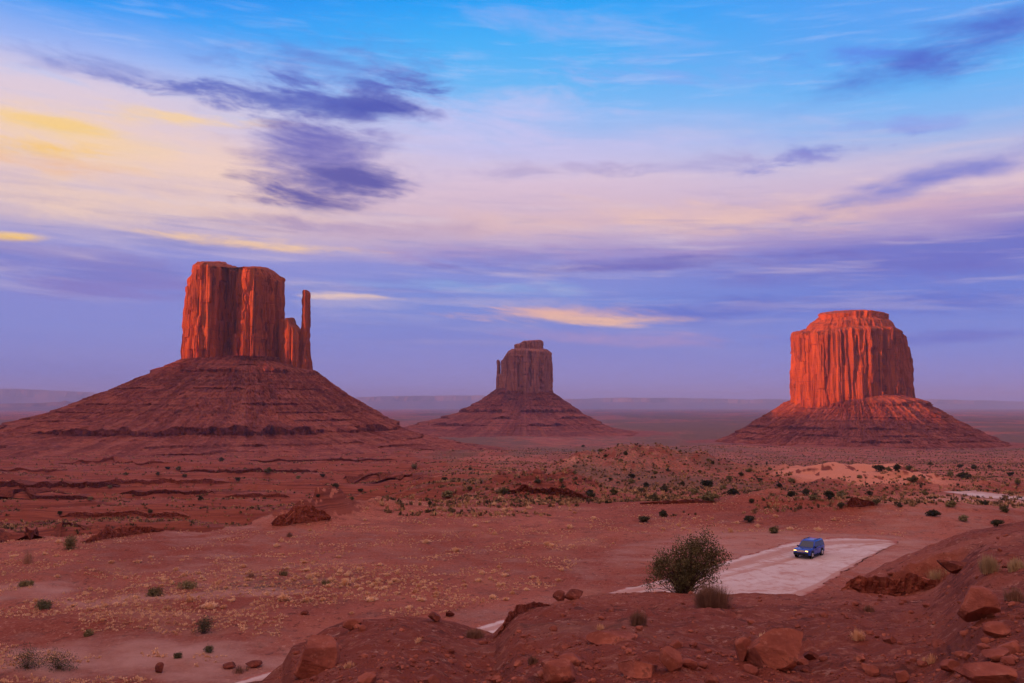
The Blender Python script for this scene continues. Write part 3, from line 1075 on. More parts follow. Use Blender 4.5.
# --- East butte with a small thumb (middle)
D2 = 2500.0
b2 = empty('butte', (at(527, 405, D2)[0], D2, -76))
tag(b2, 'smallest and farthest butte in the middle with a tiny thumb on its left', 'butte')
v, f = cliff_piece(D2, [(503, 60), (501.5, 0), (504, -62), (514, -88), (530, -92), (543, -74), (550, -30), (552.5, 20), (548, 70), (525, 88)],
                   [(500, 364), (505, 356), (508, 351.5), (512, 349), (520, 348.5), (545, 349), (549, 350), (553, 352)], 400, 0.035, 341, 520, 70, 6.0, 24.0,
                   cracks=[(542, 350, 390, 3, 14), (518, 360, 386, 3, 8), (530, 355, 386, 3, 8)], round_=8)
make_part('cliff', v, f, M_CLIFF_HAZED, b2)
v, f = cliff_piece(D2, [(515, 30), (514, -30), (522, -56), (536, -56), (543, -30), (543, 30), (530, 50)],
                   [(512, 345), (515, 344), (520, 343.5), (523, 341), (530, 340.5), (540, 340), (544, 341)], 354, 0.03, 345, 260, 26, 3.6, 16.0, round_=4)
make_part('caprock', v, f, M_CLIFF_HAZED, b2)
v, f = cliff_piece(D2, [(495.6, 0), (498, -18), (501.0, -9), (501.4, 9), (498, 16)], [(495, 361), (498, 359.5), (502, 362)], 398, 0.30, 351, 140, 60, 2.2, 8.0, round_=3, bottom_flare=0.4, wob=1.8)
make_part('thumb_spire', v, f, M_CLIFF_HAZED, b2)
v, f = cliff_piece(D2, [(496, 14), (497, -24), (504, -36), (508, 10), (502, 30)], [(495, 376), (500, 374), (503, 373), (508, 366)], 400, 0.05, 355, 160, 36, 2.4, 12.0, round_=4)
make_part('shoulder', v, f, M_CLIFF_HAZED, b2)
v, f, zn = talus(D2, 526, [(510, 383), (496, 389), (480, 400), (466, 408), (448, 415), (425, 421), (398, 428), (360, 434)],
                 [(540, 384), (552, 392), (566, 401), (582, 413), (597, 421), (613, 428), (640, 433)], 1.0, 1.0, [(394, 5), (400, 6), (406, 6), (412, 11), (418, 8), (424, 8)], 421, 800, 120, -88)
make_part('talus_slope', v, f, M_TALUS, b2, {'zone': zn})

# --- the round-shouldered butte (right)
D3 = 1750.0
b3 = empty('butte', (at(852, 405, D3)[0], D3, -72))
tag(b3, 'broad glowing orange butte on the right with a flat stepped top and no thumb', 'butte')
v, f = cliff_piece(D3, [(794, 70), (789.5, 5), (794, -58), (812, -96), (838, -112), (862, -108), (884, -90), (900, -58), (911, -10), (914, 45), (900, 95), (852, 112), (808, 100)],
                   [(788, 333), (793, 331.5), (799, 331), (801, 334), (808, 331), (822, 328), (850, 326), (885, 327), (900, 331), (907, 336), (913, 346), (917, 360)], 412, 0.05, 361, 1100, 120, 6.0, 17.0,
                   cracks=[(853, 326, 360, 1.8, 9), (869, 328, 396, 3.4, 13), (885, 330, 396, 2.6, 8), (897, 335, 398, 3.0, 8), (862, 375, 397, 2.0, 8), (825, 335, 365, 1.8, 5), (838, 340, 360, 1.4, 4), (808, 335, 398, 1.8, 4), (890, 345, 398, 2, 7)], round_=6)
make_part('cliff', v, f, M_CLIFF, b3)
v, f = cliff_piece(D3, [(806, 60), (804, 0), (808, -48), (822, -76), (852, -88), (882, -74), (897, -44), (905, 5), (902, 55), (850, 88)],
                   [(802, 322), (812, 321), (822, 318.5), (845, 316), (890, 317.5), (899, 322), (908, 328)], 336, 0.16, 365, 420, 36, 3.0, 16.0, round_=10)
make_part('upper_ledge', v, f, M_CLIFF, b3)
v, f = cliff_piece(D3, [(822, 45), (820.5, 0), (823, -38), (836, -56), (862, -60), (882, -46), (891, -12), (891, 30), (860, 56)],
                   [(818, 314), (823, 313), (832, 312.5), (843, 311), (862, 310), (872, 311.5), (882, 312.5), (892, 314)], 324, 0.0, 367, 420, 24, 3.2, 14.0, round_=3)
make_part('caprock', v, f, M_CLIFF, b3)
v, f, zn = talus(D3, 853, [(815, 394), (788, 402), (772, 411), (758, 420), (745, 428), (731, 436), (712, 444), (690, 452)],
                 [(890, 394), (916, 400), (932, 410), (948, 420), (964, 429), (980, 437), (1000, 445), (1022, 453)], 1.0, 1.0, [(406, 7), (417, 3), (427, 6), (433, 4), (438, 5)], 441, 1000, 150, -82)
make_part('talus_slope', v, f, M_TALUS, b3, {'zone': zn})

# ------------------------------------------------------------------ far hills and the unseen rim added to shade the valley
M_FAR_HAZED = simple('hazed_far_mesa', (0.16, 0.105, 0.125), 0.95, 0.15, 0.002)  # violet grey: distance haze put into the mesa colour


def far_hills(Y, spec, depth, seed, label, zfoot=-130):
    P = np.array(spec, float)
    n = 500
    px = np.linspace(P[0, 0], P[-1, 0], n)
    py = np.interp(px, P[:, 0], P[:, 1])
    x = (px - 512) / F * Y
    zt = np.array([zpx(q, Y) for q in py]) + 14 * fbm(x / 900, x * 0 + 3, seed, 4)
    rows = []
    for k, (dy_, fz) in enumerate(((-depth * 0.5, 0), (-depth * 0.25, 0.35), (-depth * 0.10, 0.6), (-depth * .07, 0.95), (0, 1.0), (depth * .4, 1.0), (depth * .6, 0))):
        yy = Y + dy_ + 0.12 * depth * fbm(x / 1300, x * 0 + k * .2, seed + 4, 4)
        rows.append(np.stack([x * yy / Y, yy, zfoot + (zt - zfoot) * fz], 1))
    o = link_mesh('hills', np.vstack(rows), grid_faces(len(rows), n), M_FAR_HAZED, smooth=False)
    tag(o, label, None, None, 'structure')


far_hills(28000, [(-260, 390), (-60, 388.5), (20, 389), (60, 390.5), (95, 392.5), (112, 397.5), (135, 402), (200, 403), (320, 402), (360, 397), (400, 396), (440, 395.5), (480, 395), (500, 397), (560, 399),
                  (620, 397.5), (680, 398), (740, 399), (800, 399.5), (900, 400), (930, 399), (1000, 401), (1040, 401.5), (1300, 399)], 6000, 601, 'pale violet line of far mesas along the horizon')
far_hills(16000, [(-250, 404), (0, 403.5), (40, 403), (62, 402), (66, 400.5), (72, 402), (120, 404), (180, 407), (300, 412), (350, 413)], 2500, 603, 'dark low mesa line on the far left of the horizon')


def shade_rim():
    """an unseen rim added behind and left of the camera, shaped to shade the valley floor"""
    d = np.array([math.sin(R(SUN_AZ)), math.cos(R(SUN_AZ))])
    nn = np.array([math.cos(R(SUN_AZ)), -math.sin(R(SUN_AZ))])
    te = math.tan(R(SUN_EL))
    t0 = -1500.0
    s = np.linspace(-9000, 3500, 900)

    def need(px, py, D):
        p = np.array([(px - 512) / F * D, D])
        return p @ nn, zpx(py, D) + (p @ d - t0) * te
    ctrl = [(-9000, 430), (-2600, 430)]
    s2, h2 = need(527, 322, D2)
    ctrl += [(s2 - 220, h2 + 20), (s2 + 240, h2)]
    s1a, h1a = need(170, 372, D1)
    s1b, h1b = need(320, 372, D1)
    s1a, s1b = min(s1a, s1b), max(s1a, s1b)
    ctrl += [(s1a - 120, max(h1a, h1b) + 8), (s1a - 10, h1a), (s1b + 30, h1a)]
    s3a, h3a = need(853, 421, D3)
    ctrl += [(s3a - 130, h3a - 6), (s3a, h3a), (s3a + 190, h3a + 2), (s3a + 420, h3a + 12), (0, 225), (3500, 200)]
    ctrl = sorted(ctrl)
    hz = np.interp(s, [c[0] for c in ctrl], [c[1] for c in ctrl]) + 2.5 * fbm(s / 60, s * 0, 701, 3)
    rows = []
    for tt, fz in ((-1500, 0.0), (-900, 0.5), (-700, 0.97), (-60, 0.985), (0, 1.0), (18, 0.7), (60, 0.5), (200, 0.22), (420, 0.0)):
        j = 10 * fbm(s / 90, s * 0 + tt * .01, 703, 4)
        p = (t0 + tt + j * (fz != 1.0))[:, None] * d[None, :] + s[:, None] * nn[None, :]
        rows.append(np.c_[p, -90 + (hz + 90) * fz])
    o = link_mesh('hills', np.vstack(rows), grid_faces(len(rows), len(s)), M_CLIFF, smooth=False)  # rim added for its shade, crest shaped to suit each butte
    tag(o, 'long unseen red rim added behind the viewpoint to shade the valley', None, None, 'structure')


shade_rim()

# ------------------------------------------------------------------ air
def haze():
    V = np.array([(x, y, z) for x in (-22000, 22000) for y in (-2600, 34500) for z in (-220, 470)], float)
    f = np.array([(0, 1, 3, 2), (4, 6, 7, 5), (0, 4, 5, 1), (2, 3, 7, 6), (0, 2, 6, 4), (1, 5, 7, 3)])
    m = bpy.data.materials.new('evening_haze')
    m.use_nodes = True
    t = m.node_tree
    t.nodes.clear()
    o_ = t.nodes.new('ShaderNodeOutputMaterial')
    pv = t.nodes.new('ShaderNodeVolumePrincipled')
    pv.inputs['Color'].default_value = (0.36, 0.50, 1.0, 1)
    pv.inputs['Density'].default_value = HAZE_DENSITY
    pv.inputs['Anisotropy'].default_value = 0.0
    t.links.new(pv.outputs[0], o_.inputs['Volume'])
    o = link_mesh('haze', V, f, m, smooth=False)
    tag(o, 'thin violet evening haze over the whole valley', None, None, 'stuff')


haze()
#__OBJECTS__
# ------------------------------------------------------------------ rocks


def ico(level):
    bm = bmesh.new()
    bmesh.ops.create_icosphere(bm, subdivisions=level, radius=1.0)
    bm.verts.ensure_lookup_table()
    V = np.array([v.co[:] for v in bm.verts])
    Fc = np.array([[v.index for v in f.verts] for f in bm.faces])
    bm.free()
    return V, Fc


_ICO = {k: ico(k) for k in (2, 3, 4, 5)}


def n3(V, f, seed, o=3):
    return (fbm(V[:, 0] * f + V[:, 2] * 1.7 * f, V[:, 1] * f - V[:, 2] * 1.3 * f, seed, o) + fbm(V[:, 2] * f * 1.6, V[:, 0] * f - V[:, 1] * f, seed + 5, o)) / 2


def boulder_verts(seed, w, d, h, level=4, cuts=9, rough=0.03, blocky=0.45):
    rg = np.random.default_rng(seed)
    V, Fc = _ICO[level]
    V = V.copy()
    for _ in range(cuts):
        nrm = rg.normal(size=3)
        nrm /= np.linalg.norm(nrm)
        dd = rg.uniform(blocky, blocky + 0.3)
        q = np.maximum(V @ nrm - dd, 0)
        V -= q[:, None] * nrm
    V += V / np.linalg.norm(V, axis=1, keepdims=True) * (rough * n3(V, 2.2, seed))[:, None]
    V += V / np.linalg.norm(V, axis=1, keepdims=True) * (0.35 * rough * n3(V, 7, seed + 3))[:, None]
    lo, hi = V.min(0), V.max(0)
    V = (V - (lo + hi) / 2) / (hi - lo)
    V *= np.array([w, d, h])
    V[:, 2] += h / 2
    return V, Fc


def boulder(px, py, w, h, label, seed, name='boulder', cat='boulder', depth=0.9, mat=None, level=4, group=None, sink=0.19, tilt=0.0, **kw):
    p = hit(px, py)
    k = math.hypot(p[0], p[1]) / F if False else p[1] / F
    W, H = w * k, h * k
    V, Fc = boulder_verts(seed, W, W * depth, H / (1 - sink), level, **kw)
    o = link_mesh(name, V, Fc, mat or M_BOULDER, smooth=False if level >= 4 else True)
    o.location = (p[0], p[1] + W * depth * 0.35, p[2] - H * sink * 1.1)
    o.rotation_euler = (0, R(tilt), 0)
    tag(o, label, cat, group)
    return o


BOULDERS = [
    (779, 670, 60, 36, 'largest foreground boulder, a broad faceted red block on the slope', 11, dict(level=5, tilt=4)),
    (743, 661, 19, 21, 'small upright wedge of red stone just left of the largest foreground boulder', 12, dict(tilt=8)),
    (813, 660, 15, 8, 'low dark stone just right of the largest foreground boulder', 13, dict(mat=M_DARKROCK)),
    (672, 671, 22, 20, 'squat dark red block between a flat slab and the upright wedge', 14, dict(blocky=0.55)),
    (641, 677, 40, 13, 'flat pale slab left of the squat dark red block at the bottom edge', 15, dict(depth=1.0)),
    (560, 683, 33, 19, 'rounded red boulder half buried at the bottom edge', 16, dict(cuts=8, blocky=0.58)),
    (570, 664, 24, 8, 'thin flat stone lying right above the rounded half buried boulder', 17, dict()),
    (612, 643, 50, 8, 'long low pale slab lying flush in the bare red slope', 18, dict(depth=0.6)),
    (311, 677, 44, 33, 'big rounded boulder overhanging the left end of the near slope', 19, dict(cuts=9, blocky=0.5, level=5, depth=1.1, tilt=6)),
    (352, 630, 20, 10, 'small pale topped stone on the crest above the overhanging boulder', 20, dict()),
    (987, 619, 41, 28, 'blocky dark red boulder on the right slope below the rock ledge', 21, dict(level=5, blocky=0.55, tilt=-6)),
    (1001, 637, 26, 12, 'smooth low stone just below the blocky dark red boulder', 22, dict(cuts=8, blocky=0.58)),
    (953, 673, 18, 11, 'pale rounded stone alone between dry grass and the lower right slab', 23, dict(cuts=8, blocky=0.55)),
    (1003, 661, 26, 9, 'low tilted stone at the right edge above the lower right slab', 24, dict(tilt=-10)),
    (962, 657, 12, 5, 'tiny flat stone above the pale rounded stone', 25, dict()),
    (982, 673, 22, 8, 'narrow dark stone resting against the lower right slab', 26, dict(mat=M_DARKROCK)),
    (996, 689, 46, 20, 'large low slab cut by the lower right corner', 27, dict(depth=1.0)),
    (904, 683, 14, 10, 'small pale grey topped stone alone at the bottom edge', 28, dict()),
    (958, 573, 30, 11, 'dark red stone by the straw grass on the right hump', 29, dict(mat=M_DARKROCK)),
    (434, 622, 13, 8, 'dark red rock left of the road bend, widest of its row', 30, dict(mat=M_DARKROCK)),
    (450, 617, 9, 6, 'small rounded rock second in the row left of the road bend', 31, dict(mat=M_DARKROCK)),
    (559, 601, 12, 9, 'dark upright rock left of the broken pair by the road', 32, dict(mat=M_DARKROCK)),
    (574, 599, 20, 8, 'broken dark rock pair lying beside the narrow road', 33, dict(mat=M_DARKROCK, blocky=0.5)),
    (158, 673, 8, 9, 'dark stone standing upright on the flat at the lower left', 34, dict(mat=M_DARKROCK)),
    (252, 668, 17, 6, 'flat dark rock in the low bank beside the road, right of the upright stone', 35, dict(mat=M_DARKROCK)),
    (227, 669, 14, 5, 'low dark rock in the bank left of the flat dark rock', 36, dict(mat=M_DARKROCK)),
    (304, 615, 8, 4, 'single small dark red rock on the open flat below the golden tufts', 37, dict(mat=M_DARKROCK)),
]
for px, py, w, h, lab, sd_, kw in BOULDERS:
    boulder(px, py, w, h, lab, sd_, **kw)

# small stones strewn over the near slope: one shape of each kind, copied
_st = [boulder(812 + 3 * i, 640, 5 + i, 3 + 0.4 * i, None, 60 + i, 'stone', level=3, blocky=0.55) for i in range(4)]
rs_ = random.Random(5)
spots = []
for cx, cy, sx, sy, n in ((900, 625, 70, 22, 24), (620, 655, 60, 16, 18), (545, 650, 22, 10, 12), (760, 640, 80, 20, 16), (480, 660, 70, 14, 14), (985, 650, 30, 18, 12), (872, 603, 26, 5, 16), (515, 632, 10, 8, 10), (660, 668, 40, 8, 8)):
    for _ in range(int(n * 0.55)):
        spots.append((min(1020, rs_.gauss(cx, sx)), min(681, rs_.gauss(cy, sy))))
first = True
for i, (px, py) in enumerate(spots):
    p = hit(px, py)
    if p is None or p[1] > 60:
        continue
    b = _st[i % 4]
    if i >= 4:
        c = b.copy()
        C.objects.link(c)
    else:
        c = b
    k = rs_.uniform(0.5, 1.5) * (p[1] / 22) ** 0.6
    c.location = (p[0], p[1], p[2] - 0.03)
    c.scale = (k, k, k)
    c.rotation_euler = (0, 0, rs_.uniform(0, 6.28))
    tag(c, 'small loose red stone strewn on the near slope', 'stone', 'loose stones on the near slope')


def rubble(name, n, gen, size, seed, mat, label):
    rg = np.random.default_rng(seed)
    V0, F0 = _ICO[2]
    V0 = V0[:]
    base = [boulder_verts(seed + q, 1, 1, 0.75, 2, cuts=7, rough=0.02, blocky=0.5)[0] for q in range(6)]
    xs, ys = gen(rg, n)
    zs = height(xs, ys)
    Vs, Fs, off = [], [], 0
    for i in range(len(xs)):
        s = size * (0.35 + rg.pareto(2.6) * 0.5)
        s = min(s, size * 4)
        a = rg.uniform(0, 6.28)
        v = base[i % 6] * s
        ca, sa = math.cos(a), math.sin(a)
        v = np.stack([v[:, 0] * ca - v[:, 1] * sa, v[:, 0] * sa + v[:, 1] * ca, v[:, 2]], 1)
        Vs.append(v + np.array([xs[i], ys[i], zs[i] - 0.2 * s]))
        Fs.append(F0 + off)
        off += len(v)
    o = link_mesh(name, np.vstack(Vs), np.vstack(Fs), mat, smooth=False)
    tag(o, label, None, None, 'stuff')


def gen_slope(rg, n):
    Y = np.exp(rg.uniform(math.log(7), math.log(36), n))
    px = rg.uniform(280, 1060, n)
    x = (px - 512) / F * Y
    yc = np.interp((px - 512) / F, CU, CY)
    k = (Y < yc + 0.5) & (fbm(x / 3, Y / 3, 811, 3) > -0.25)
    return x[k], Y[k]


rubble('gravel', 9000, gen_slope, 0.055, 820, M_BOULDER, 'scattered red gravel over the near slope')


def rock_ledge(path, heights, depth, label, seed, mat=M_DARKROCK, n=240, nv=26, layers=5, out=0.35, cat='rock ledge', back_low=0.25, jag=0.35, plunge=0.55):
    """a weathered shelf: layered broken face towards the camera, top running back into the ground"""
    P = _curve(np.array([(p[0], p[1]) for p in path]), n)
    hh = np.interp(np.linspace(0, 1, n), np.linspace(0, 1, len(heights)), heights)
    s = np.r_[0, np.cumsum(np.linalg.norm(np.diff(P, axis=0), axis=1))]
    tan = np.gradient(P, axis=0)
    tan /= np.linalg.norm(tan, axis=1, keepdims=True)
    nor = np.stack([tan[:, 1], -tan[:, 0]], 1)
    if nor[:, 1].mean() > 0:
        nor = -nor
    H = float(np.max(heights))
    hh = hh * (1 + jag * fbm(s / (H * 1.6), s * 0, seed, 3))
    zb = height(P[:, 0], P[:, 1])
    rows = []
    for v in np.linspace(0, 1, nv):
        lay = np.floor(v * layers + 0.25 * pn(s / (H * 2), s * 0 + v, seed + 1))
        o = 0.5 * out * pn(s / (H * 0.55) + lay * 5.3, lay * 2.7 + 0.5, seed + 2) + 0.35 * out * pn(s / (H * 0.2) + lay * 3.1, lay * 1.7 + .5, seed + 3)
        o = o + out * (0.55 * v - 0.2) + 0.12 * out * fbm(s / (H * 0.1), v * 9 + s * 0, seed + 4, 2)
        o = o * H
        q = P + nor * o[:, None]
        rows.append(np.c_[q, zb - 0.25 * H + v * (hh + 0.25 * H)])
    top = rows[-1]
    for g in (0.04, 0.12, 0.25, 0.45, 0.7, 1.0):
        q = top[:, :2] - nor * (depth * g)
        gg = g ** plunge
        zg = height(q[:, 0], q[:, 1])
        z = top[:, 2] * (1 - gg) + (zg - back_low) * gg + 0.06 * H * fbm(q[:, 0] / (H * .6), q[:, 1] / (H * .6), seed + 7, 3)
        z = np.maximum(z, zg - back_low) if g > 0.9 else z
        rows.append(np.c_[q, z])
    o = link_mesh('rock_ledge', np.vstack(rows), grid_faces(len(rows), n), mat, smooth=False)
    return tag(o, label, cat)


def pth(*pts):
    return [hit(*p) for p in pts]


rock_ledge([at(842, 592, 33.4), at(852, 590, 33.8), at(868, 592, 33.9), at(886, 597, 33.8), at(906, 602, 33.7), at(936, 606, 33.5)], [0.08, 0.5, 0.75, 0.9, 0.85, 0.2], 1.0,
           'crumbling dark red rock ledge below the hump on the right', 901, mat=M_BOULDER)
rock_ledge([at(494, 648, 23.6), at(503, 642, 24.0), at(514, 632, 25.2), at(530, 617, 26.8), at(552, 607, 28.6)], [0.06, 0.22, 0.28, 0.2, 0.05], 0.5,
           'broken edge of the near slope beside the road bend', 903, mat=M_BOULDER)
rock_ledge(pth((-40, 541), (0, 541), (30, 540), (60, 535), (84, 530)), [1.0, 1.1, 1.3, 1.1, 0.3], 3, 'dark undercut ledge at the far left rim of the flat', 905)
rock_ledge(pth((86, 543), (100, 540), (120, 537), (140, 534), (164, 531)), [0.4, 1.2, 1.1, 1.0, 0.2], 3, 'low lighter red ledge along the rim right of the dark undercut ledge', 907, mat=M_BOULDER)
rock_ledge(pth((272, 526), (284, 526), (298, 524), (312, 522), (330, 520)), [0.4, 2.0, 2.6, 2.0, 0.5], 6, 'orange red rock outcrop at the rim of the flat below the largest butte', 909, mat=M_BOULDER, layers=4)
rock_ledge(pth((508, 494), (525, 492), (545, 493), (565, 496), (592, 500)), [0.5, 1.4, 1.0, 1.8, 0.4], 6, 'jumble of dark red rock on the low mound in the middle', 911, n=320, out=0.6)
rock_ledge(pth((846, 507), (852, 507), (862, 507), (874, 506)), [0.5, 1.5, 1.2, 0.4], 4, 'short red rock step beyond the parking flat', 913)
for i_, (a_, b_, yy_, h_, lab_) in enumerate(((-30, 120, 487, 2.6, 'long dark ledge crossing the valley at the far left'), (90, 235, 483, 2.4, 'dark ledge in the valley in front of the largest butte'), (-30, 95, 499, 1.8, 'dark ledge above the orange badlands at the far left'),
                                             (60, 190, 517, 1.5, 'shaded ledge below the orange badlands'), (180, 330, 472, 1.9, 'thin ledge line at the foot of the largest butte'), (-30, 60, 471, 1.6, 'short ledge at the far left below the largest talus'), (120, 215, 494, 1.6, 'short ledge between two longer dark ledges in the wash'), (225, 290, 497, 1.5, 'short broken ledge left of the orange outcrop'), (330, 430, 479, 1.5, 'low ledge right of the orange outcrop, facing the flat'), (60, 170, 463, 2.0, 'faint ledge under the talus of the largest butte'), (250, 420, 461, 2.0, 'low red bench at the right foot of the largest butte'))):
    rock_ledge(pth(*[(a_ + (b_ - a_) * q / 6, yy_ + 0.25 * math.sin(q * 2.1 + i_)) for q in range(7)]), [0.2 * h_, h_, 0.8 * h_, 1.15 * h_, 0.7 * h_, h_, 0.15 * h_], 14 * h_, lab_, 921 + i_, mat=(M_DARKROCK, M_BOULDER)[i_ % 2], n=400, jag=0.22, out=0.45, plunge=1.0)
rock_ledge(pth((640, 504), (665, 504), (690, 503), (715, 503)), [0.2, 0.5, 0.6, 0.2], 4, 'low rock band under the junipers beyond the bush', 915)

# ------------------------------------------------------------------ plants


def tubes(paths, sides=5):
    """paths: list of (points (k,3), radii (k,)) -> one mesh"""
    Vs, Fs, off = [], [], 0
    for P, rad in paths:
        P = np.asarray(P, float)
        k = len(P)
        t = np.gradient(P, axis=0)
        t /= np.maximum(np.linalg.norm(t, axis=1, keepdims=True), 1e-9)
        a = np.cross(t, np.array([0.31, 0.87, 0.39]))
        a /= np.maximum(np.linalg.norm(a, axis=1, keepdims=True), 1e-9)
        b = np.cross(t, a)
        th = np.arange(sides) * 2 * math.pi / sides
        ring = P[:, None, :] + (a[:, None, :] * np.cos(th)[None, :, None] + b[:, None, :] * np.sin(th)[None, :, None]) * np.asarray(rad)[:, None, None]
        Vs.append(ring.reshape(-1, 3))
        Fs.append(grid_faces(k, sides, True, off))
        off += k * sides
    return np.vstack(Vs), np.vstack(Fs)


def leaves(cen, size, rg, aspect=0.5):
    n = len(cen)
    a = rg.normal(size=(n, 3))
    a /= np.linalg.norm(a, axis=1, keepdims=True)
    b = np.cross(a, rg.normal(size=(n, 3)))
    b /= np.linalg.norm(b, axis=1, keepdims=True)
    s = size * rg.uniform(0.6, 1.4, n)[:, None]
    a, b = a * s, b * s * aspect
    V = np.stack([cen - a, cen - b * 0.9 + a * 0.1, cen + a, cen + b * 0.9 + a * 0.1], 1).reshape(-1, 3)
    return V, np.arange(4 * n).reshape(-1, 4)


def in_lobes(lobes, n, rg, shell=0.5):
    vol = np.array([l[3] * l[4] * l[5] for l in lobes])
    ix = rg.choice(len(lobes), n, p=vol / vol.sum())
    d = rg.normal(size=(n, 3))
    d /= np.linalg.norm(d, axis=1, keepdims=True)
    r = rg.uniform(shell ** 3, 1, n) ** (1 / 3)
    L = np.array(lobes)
    return L[ix, :3] + d * r[:, None] * L[ix, 3:]


def bush(name, lobes, clumps, per, spread, lsize, mat, seed, stems=40, stem_r=0.02, shell=0.45, root=None):
    """foliage of leaf clumps round a fan of stems"""
    rg = np.random.default_rng(seed)
    cc = in_lobes(lobes, clumps, rg, shell)
    cc[:, 2] = np.maximum(cc[:, 2], 0.03)
    cen = (cc[:, None, :] + rg.normal(size=(clumps, per, 3)) * spread).reshape(-1, 3)
    cen[:, 2] = np.maximum(cen[:, 2], 0.01)
    V, f = leaves(cen, lsize, rg)
    paths = []
    H = max(l[2] + l[5] for l in lobes)
    for c in cc[rg.permutation(clumps)[:stems]]:
        b0 = np.array([rg.normal() * stem_r * 5, rg.normal() * stem_r * 5, -0.05])
        mid = b0 * 0.5 + c * 0.5
        mid[:2] *= rg.uniform(0.6, 0.95)
        mid[2] = c[2] * rg.uniform(0.45, 0.65)
        mid += rg.normal(size=3) * 0.06 * H
        t = np.linspace(0, 1, 8)[:, None]
        p = (1 - t) ** 2 * b0 + 2 * t * (1 - t) * mid + t * t * c
        p[1:-1] += rg.normal(size=(6, 3)) * 0.012 * H
        paths.append((p, stem_r * (1 - 0.85 * t[:, 0]) * rg.uniform(0.6, 1.2)))
    sv, sf = tubes(paths)
    return (V, f), (sv, sf)


# the large bush above the road
p0 = hit(684, 593.5)
k = p0[1] / F
lob = [(-9, 26, 22, 19), (10, 33, 24, 21), (26, 54, 9, 9), (22, 44, 15, 14), (-22, 22, 13, 13), (35, 31, 12, 12), (4, 44, 18, 10), (2, 16, 22, 12), (-31, 8, 7, 6), (27, 12, 10, 8)]
lob = [(a * k, 0.25 * k * (i % 3 - 1) * 14, b * k, sx * k, max(sx, 10) * 0.95 * k, sz * k) for i, (a, b, sx, sz) in enumerate(lob)]
t0 = empty('bush', tuple(p0))
tag(t0, 'tallest olive green bush on the crest in front of the pale road', 'bush')
(lv, lf), (sv, sf) = bush('bush', lob, 330, 44, 0.115, 0.037, M_OLIVE, 71, stems=170, stem_r=0.026, shell=0.35)
link_mesh('foliage', lv, lf, M_OLIVE, t0, smooth=False)
link_mesh('stems', sv, sf, M_STEM, t0)


def blades(n, rad, h, rg, width, spread=0.9, droop=0.25, core=0.35):
    """n bent blades from a small foot"""
    th = rg.uniform(0, 2 * math.pi, n)
    el_ = rg.uniform(0.15, 1.0, n) ** 0.8
    d = np.stack([np.cos(th), np.sin(th)], 1)
    b = d * (rg.uniform(0, core, n) * rad)[:, None]
    reach = (1 - el_) * rad * spread
    hh = h * (0.35 + 0.65 * el_) * rg.uniform(0.7, 1.08, n)
    tip = b + d * reach[:, None]
    mid = b + d * (reach * 0.45)[:, None]
    side = np.stack([-d[:, 1], d[:, 0]], 1) * width
    z0 = np.full(n, -0.02 * h)
    V = np.stack([np.c_[b - side, z0], np.c_[b + side, z0], np.c_[mid + side * 0.8, hh * 0.62], np.c_[mid - side * 0.8, hh * 0.62], np.c_[tip, hh * (1 - droop * (1 - el_))]], 1)
    i = np.arange(n)[:, None] * 5
    q = np.concatenate([i, i + 1, i + 2, i + 3], 1)
    t = np.concatenate([i + 3, i + 2, i + 4], 1)
    return V.reshape(-1, 3), [q, t]


def dry_bush(px, py, w, h, label, mat, seed, name='dry_bush', cat='dry bush', n=700, group=None, width=0.006, core=0.5):
    p = hit(px, py)
    k = p[1] / F
    rg = np.random.default_rng(seed)
    V, f = blades(n, w * k / 2 * 1.05, h * k, rg, width * max(1.0, p[1] / 33), 0.95, 0.2, core)
    # broken outline: several sub-clumps
    sub = rg.integers(0, 7, n)
    V = V.reshape(n, 5, 3)
    offs = np.c_[rg.normal(size=(7, 2)) * w * k * 0.14, np.zeros(7)]
    V = V * np.r_[0.72, 0.72, 1][None, None, :] * rg.uniform(0.65, 1.05, 7)[sub][:, None, None] + offs[sub][:, None, :]
    o = link_mesh(name, V.reshape(-1, 3), f, mat, smooth=False)
    o.location = p
    return tag(o, label, cat, group)


dry_bush(714, 608, 64, 29, 'wide brown leafless bush growing against the right foot of the tallest bush', M_BROWN, 301, n=2400)
dry_bush(638, 626, 24, 19, 'sparse grey brown twiggy bush alone on the bare near slope', M_BROWN, 302, n=420)
dry_bush(533, 664, 12, 10, 'small brown twiggy bush left of the long low slab', M_BROWN, 303, n=240)
dry_bush(475, 638, 32, 13, 'rusty brown bush at the saddle left of the road bend', M_BROWN, 304, n=700)
dry_bush(989, 573, 30, 22, 'tall pale straw bush on the right hump', M_STRAW, 305, n=800)
dry_bush(1015, 571, 26, 18, 'pale straw bush at the right edge beside the taller one', M_STRAW, 306, n=600)
dry_bush(935, 578, 24, 12, 'low straw tuft left of the dark stone on the right hump', M_STRAW, 307, n=420)
dry_bush(857, 639, 24, 11, 'orange straw tuft right of the largest foreground boulder', M_GOLD, 308, 'grass_tuft', 'grass tuft', n=300)
dry_bush(767, 641, 20, 11, 'orange straw tuft behind the largest foreground boulder', M_GOLD, 309, 'grass_tuft', 'grass tuft', n=260)
dry_bush(240, 672, 22, 8, 'reddish grass tuft on the low bank beside the road', M_BROWN, 310, 'grass_tuft', 'grass tuft', n=300)
dry_bush(348, 668, 14, 9, 'small straw tuft on the near slope right of the overhanging boulder', M_GOLD, 311, 'grass_tuft', 'grass tuft', n=160)
dry_bush(418, 642, 12, 6, 'small straw tuft on the rounded crest of the near slope', M_GOLD, 312, 'grass_tuft', 'grass tuft', n=140)
dry_bush(600, 630, 10, 8, 'thin straw tuft above the long low slab', M_GOLD, 313, 'grass_tuft', 'grass tuft', n=120)
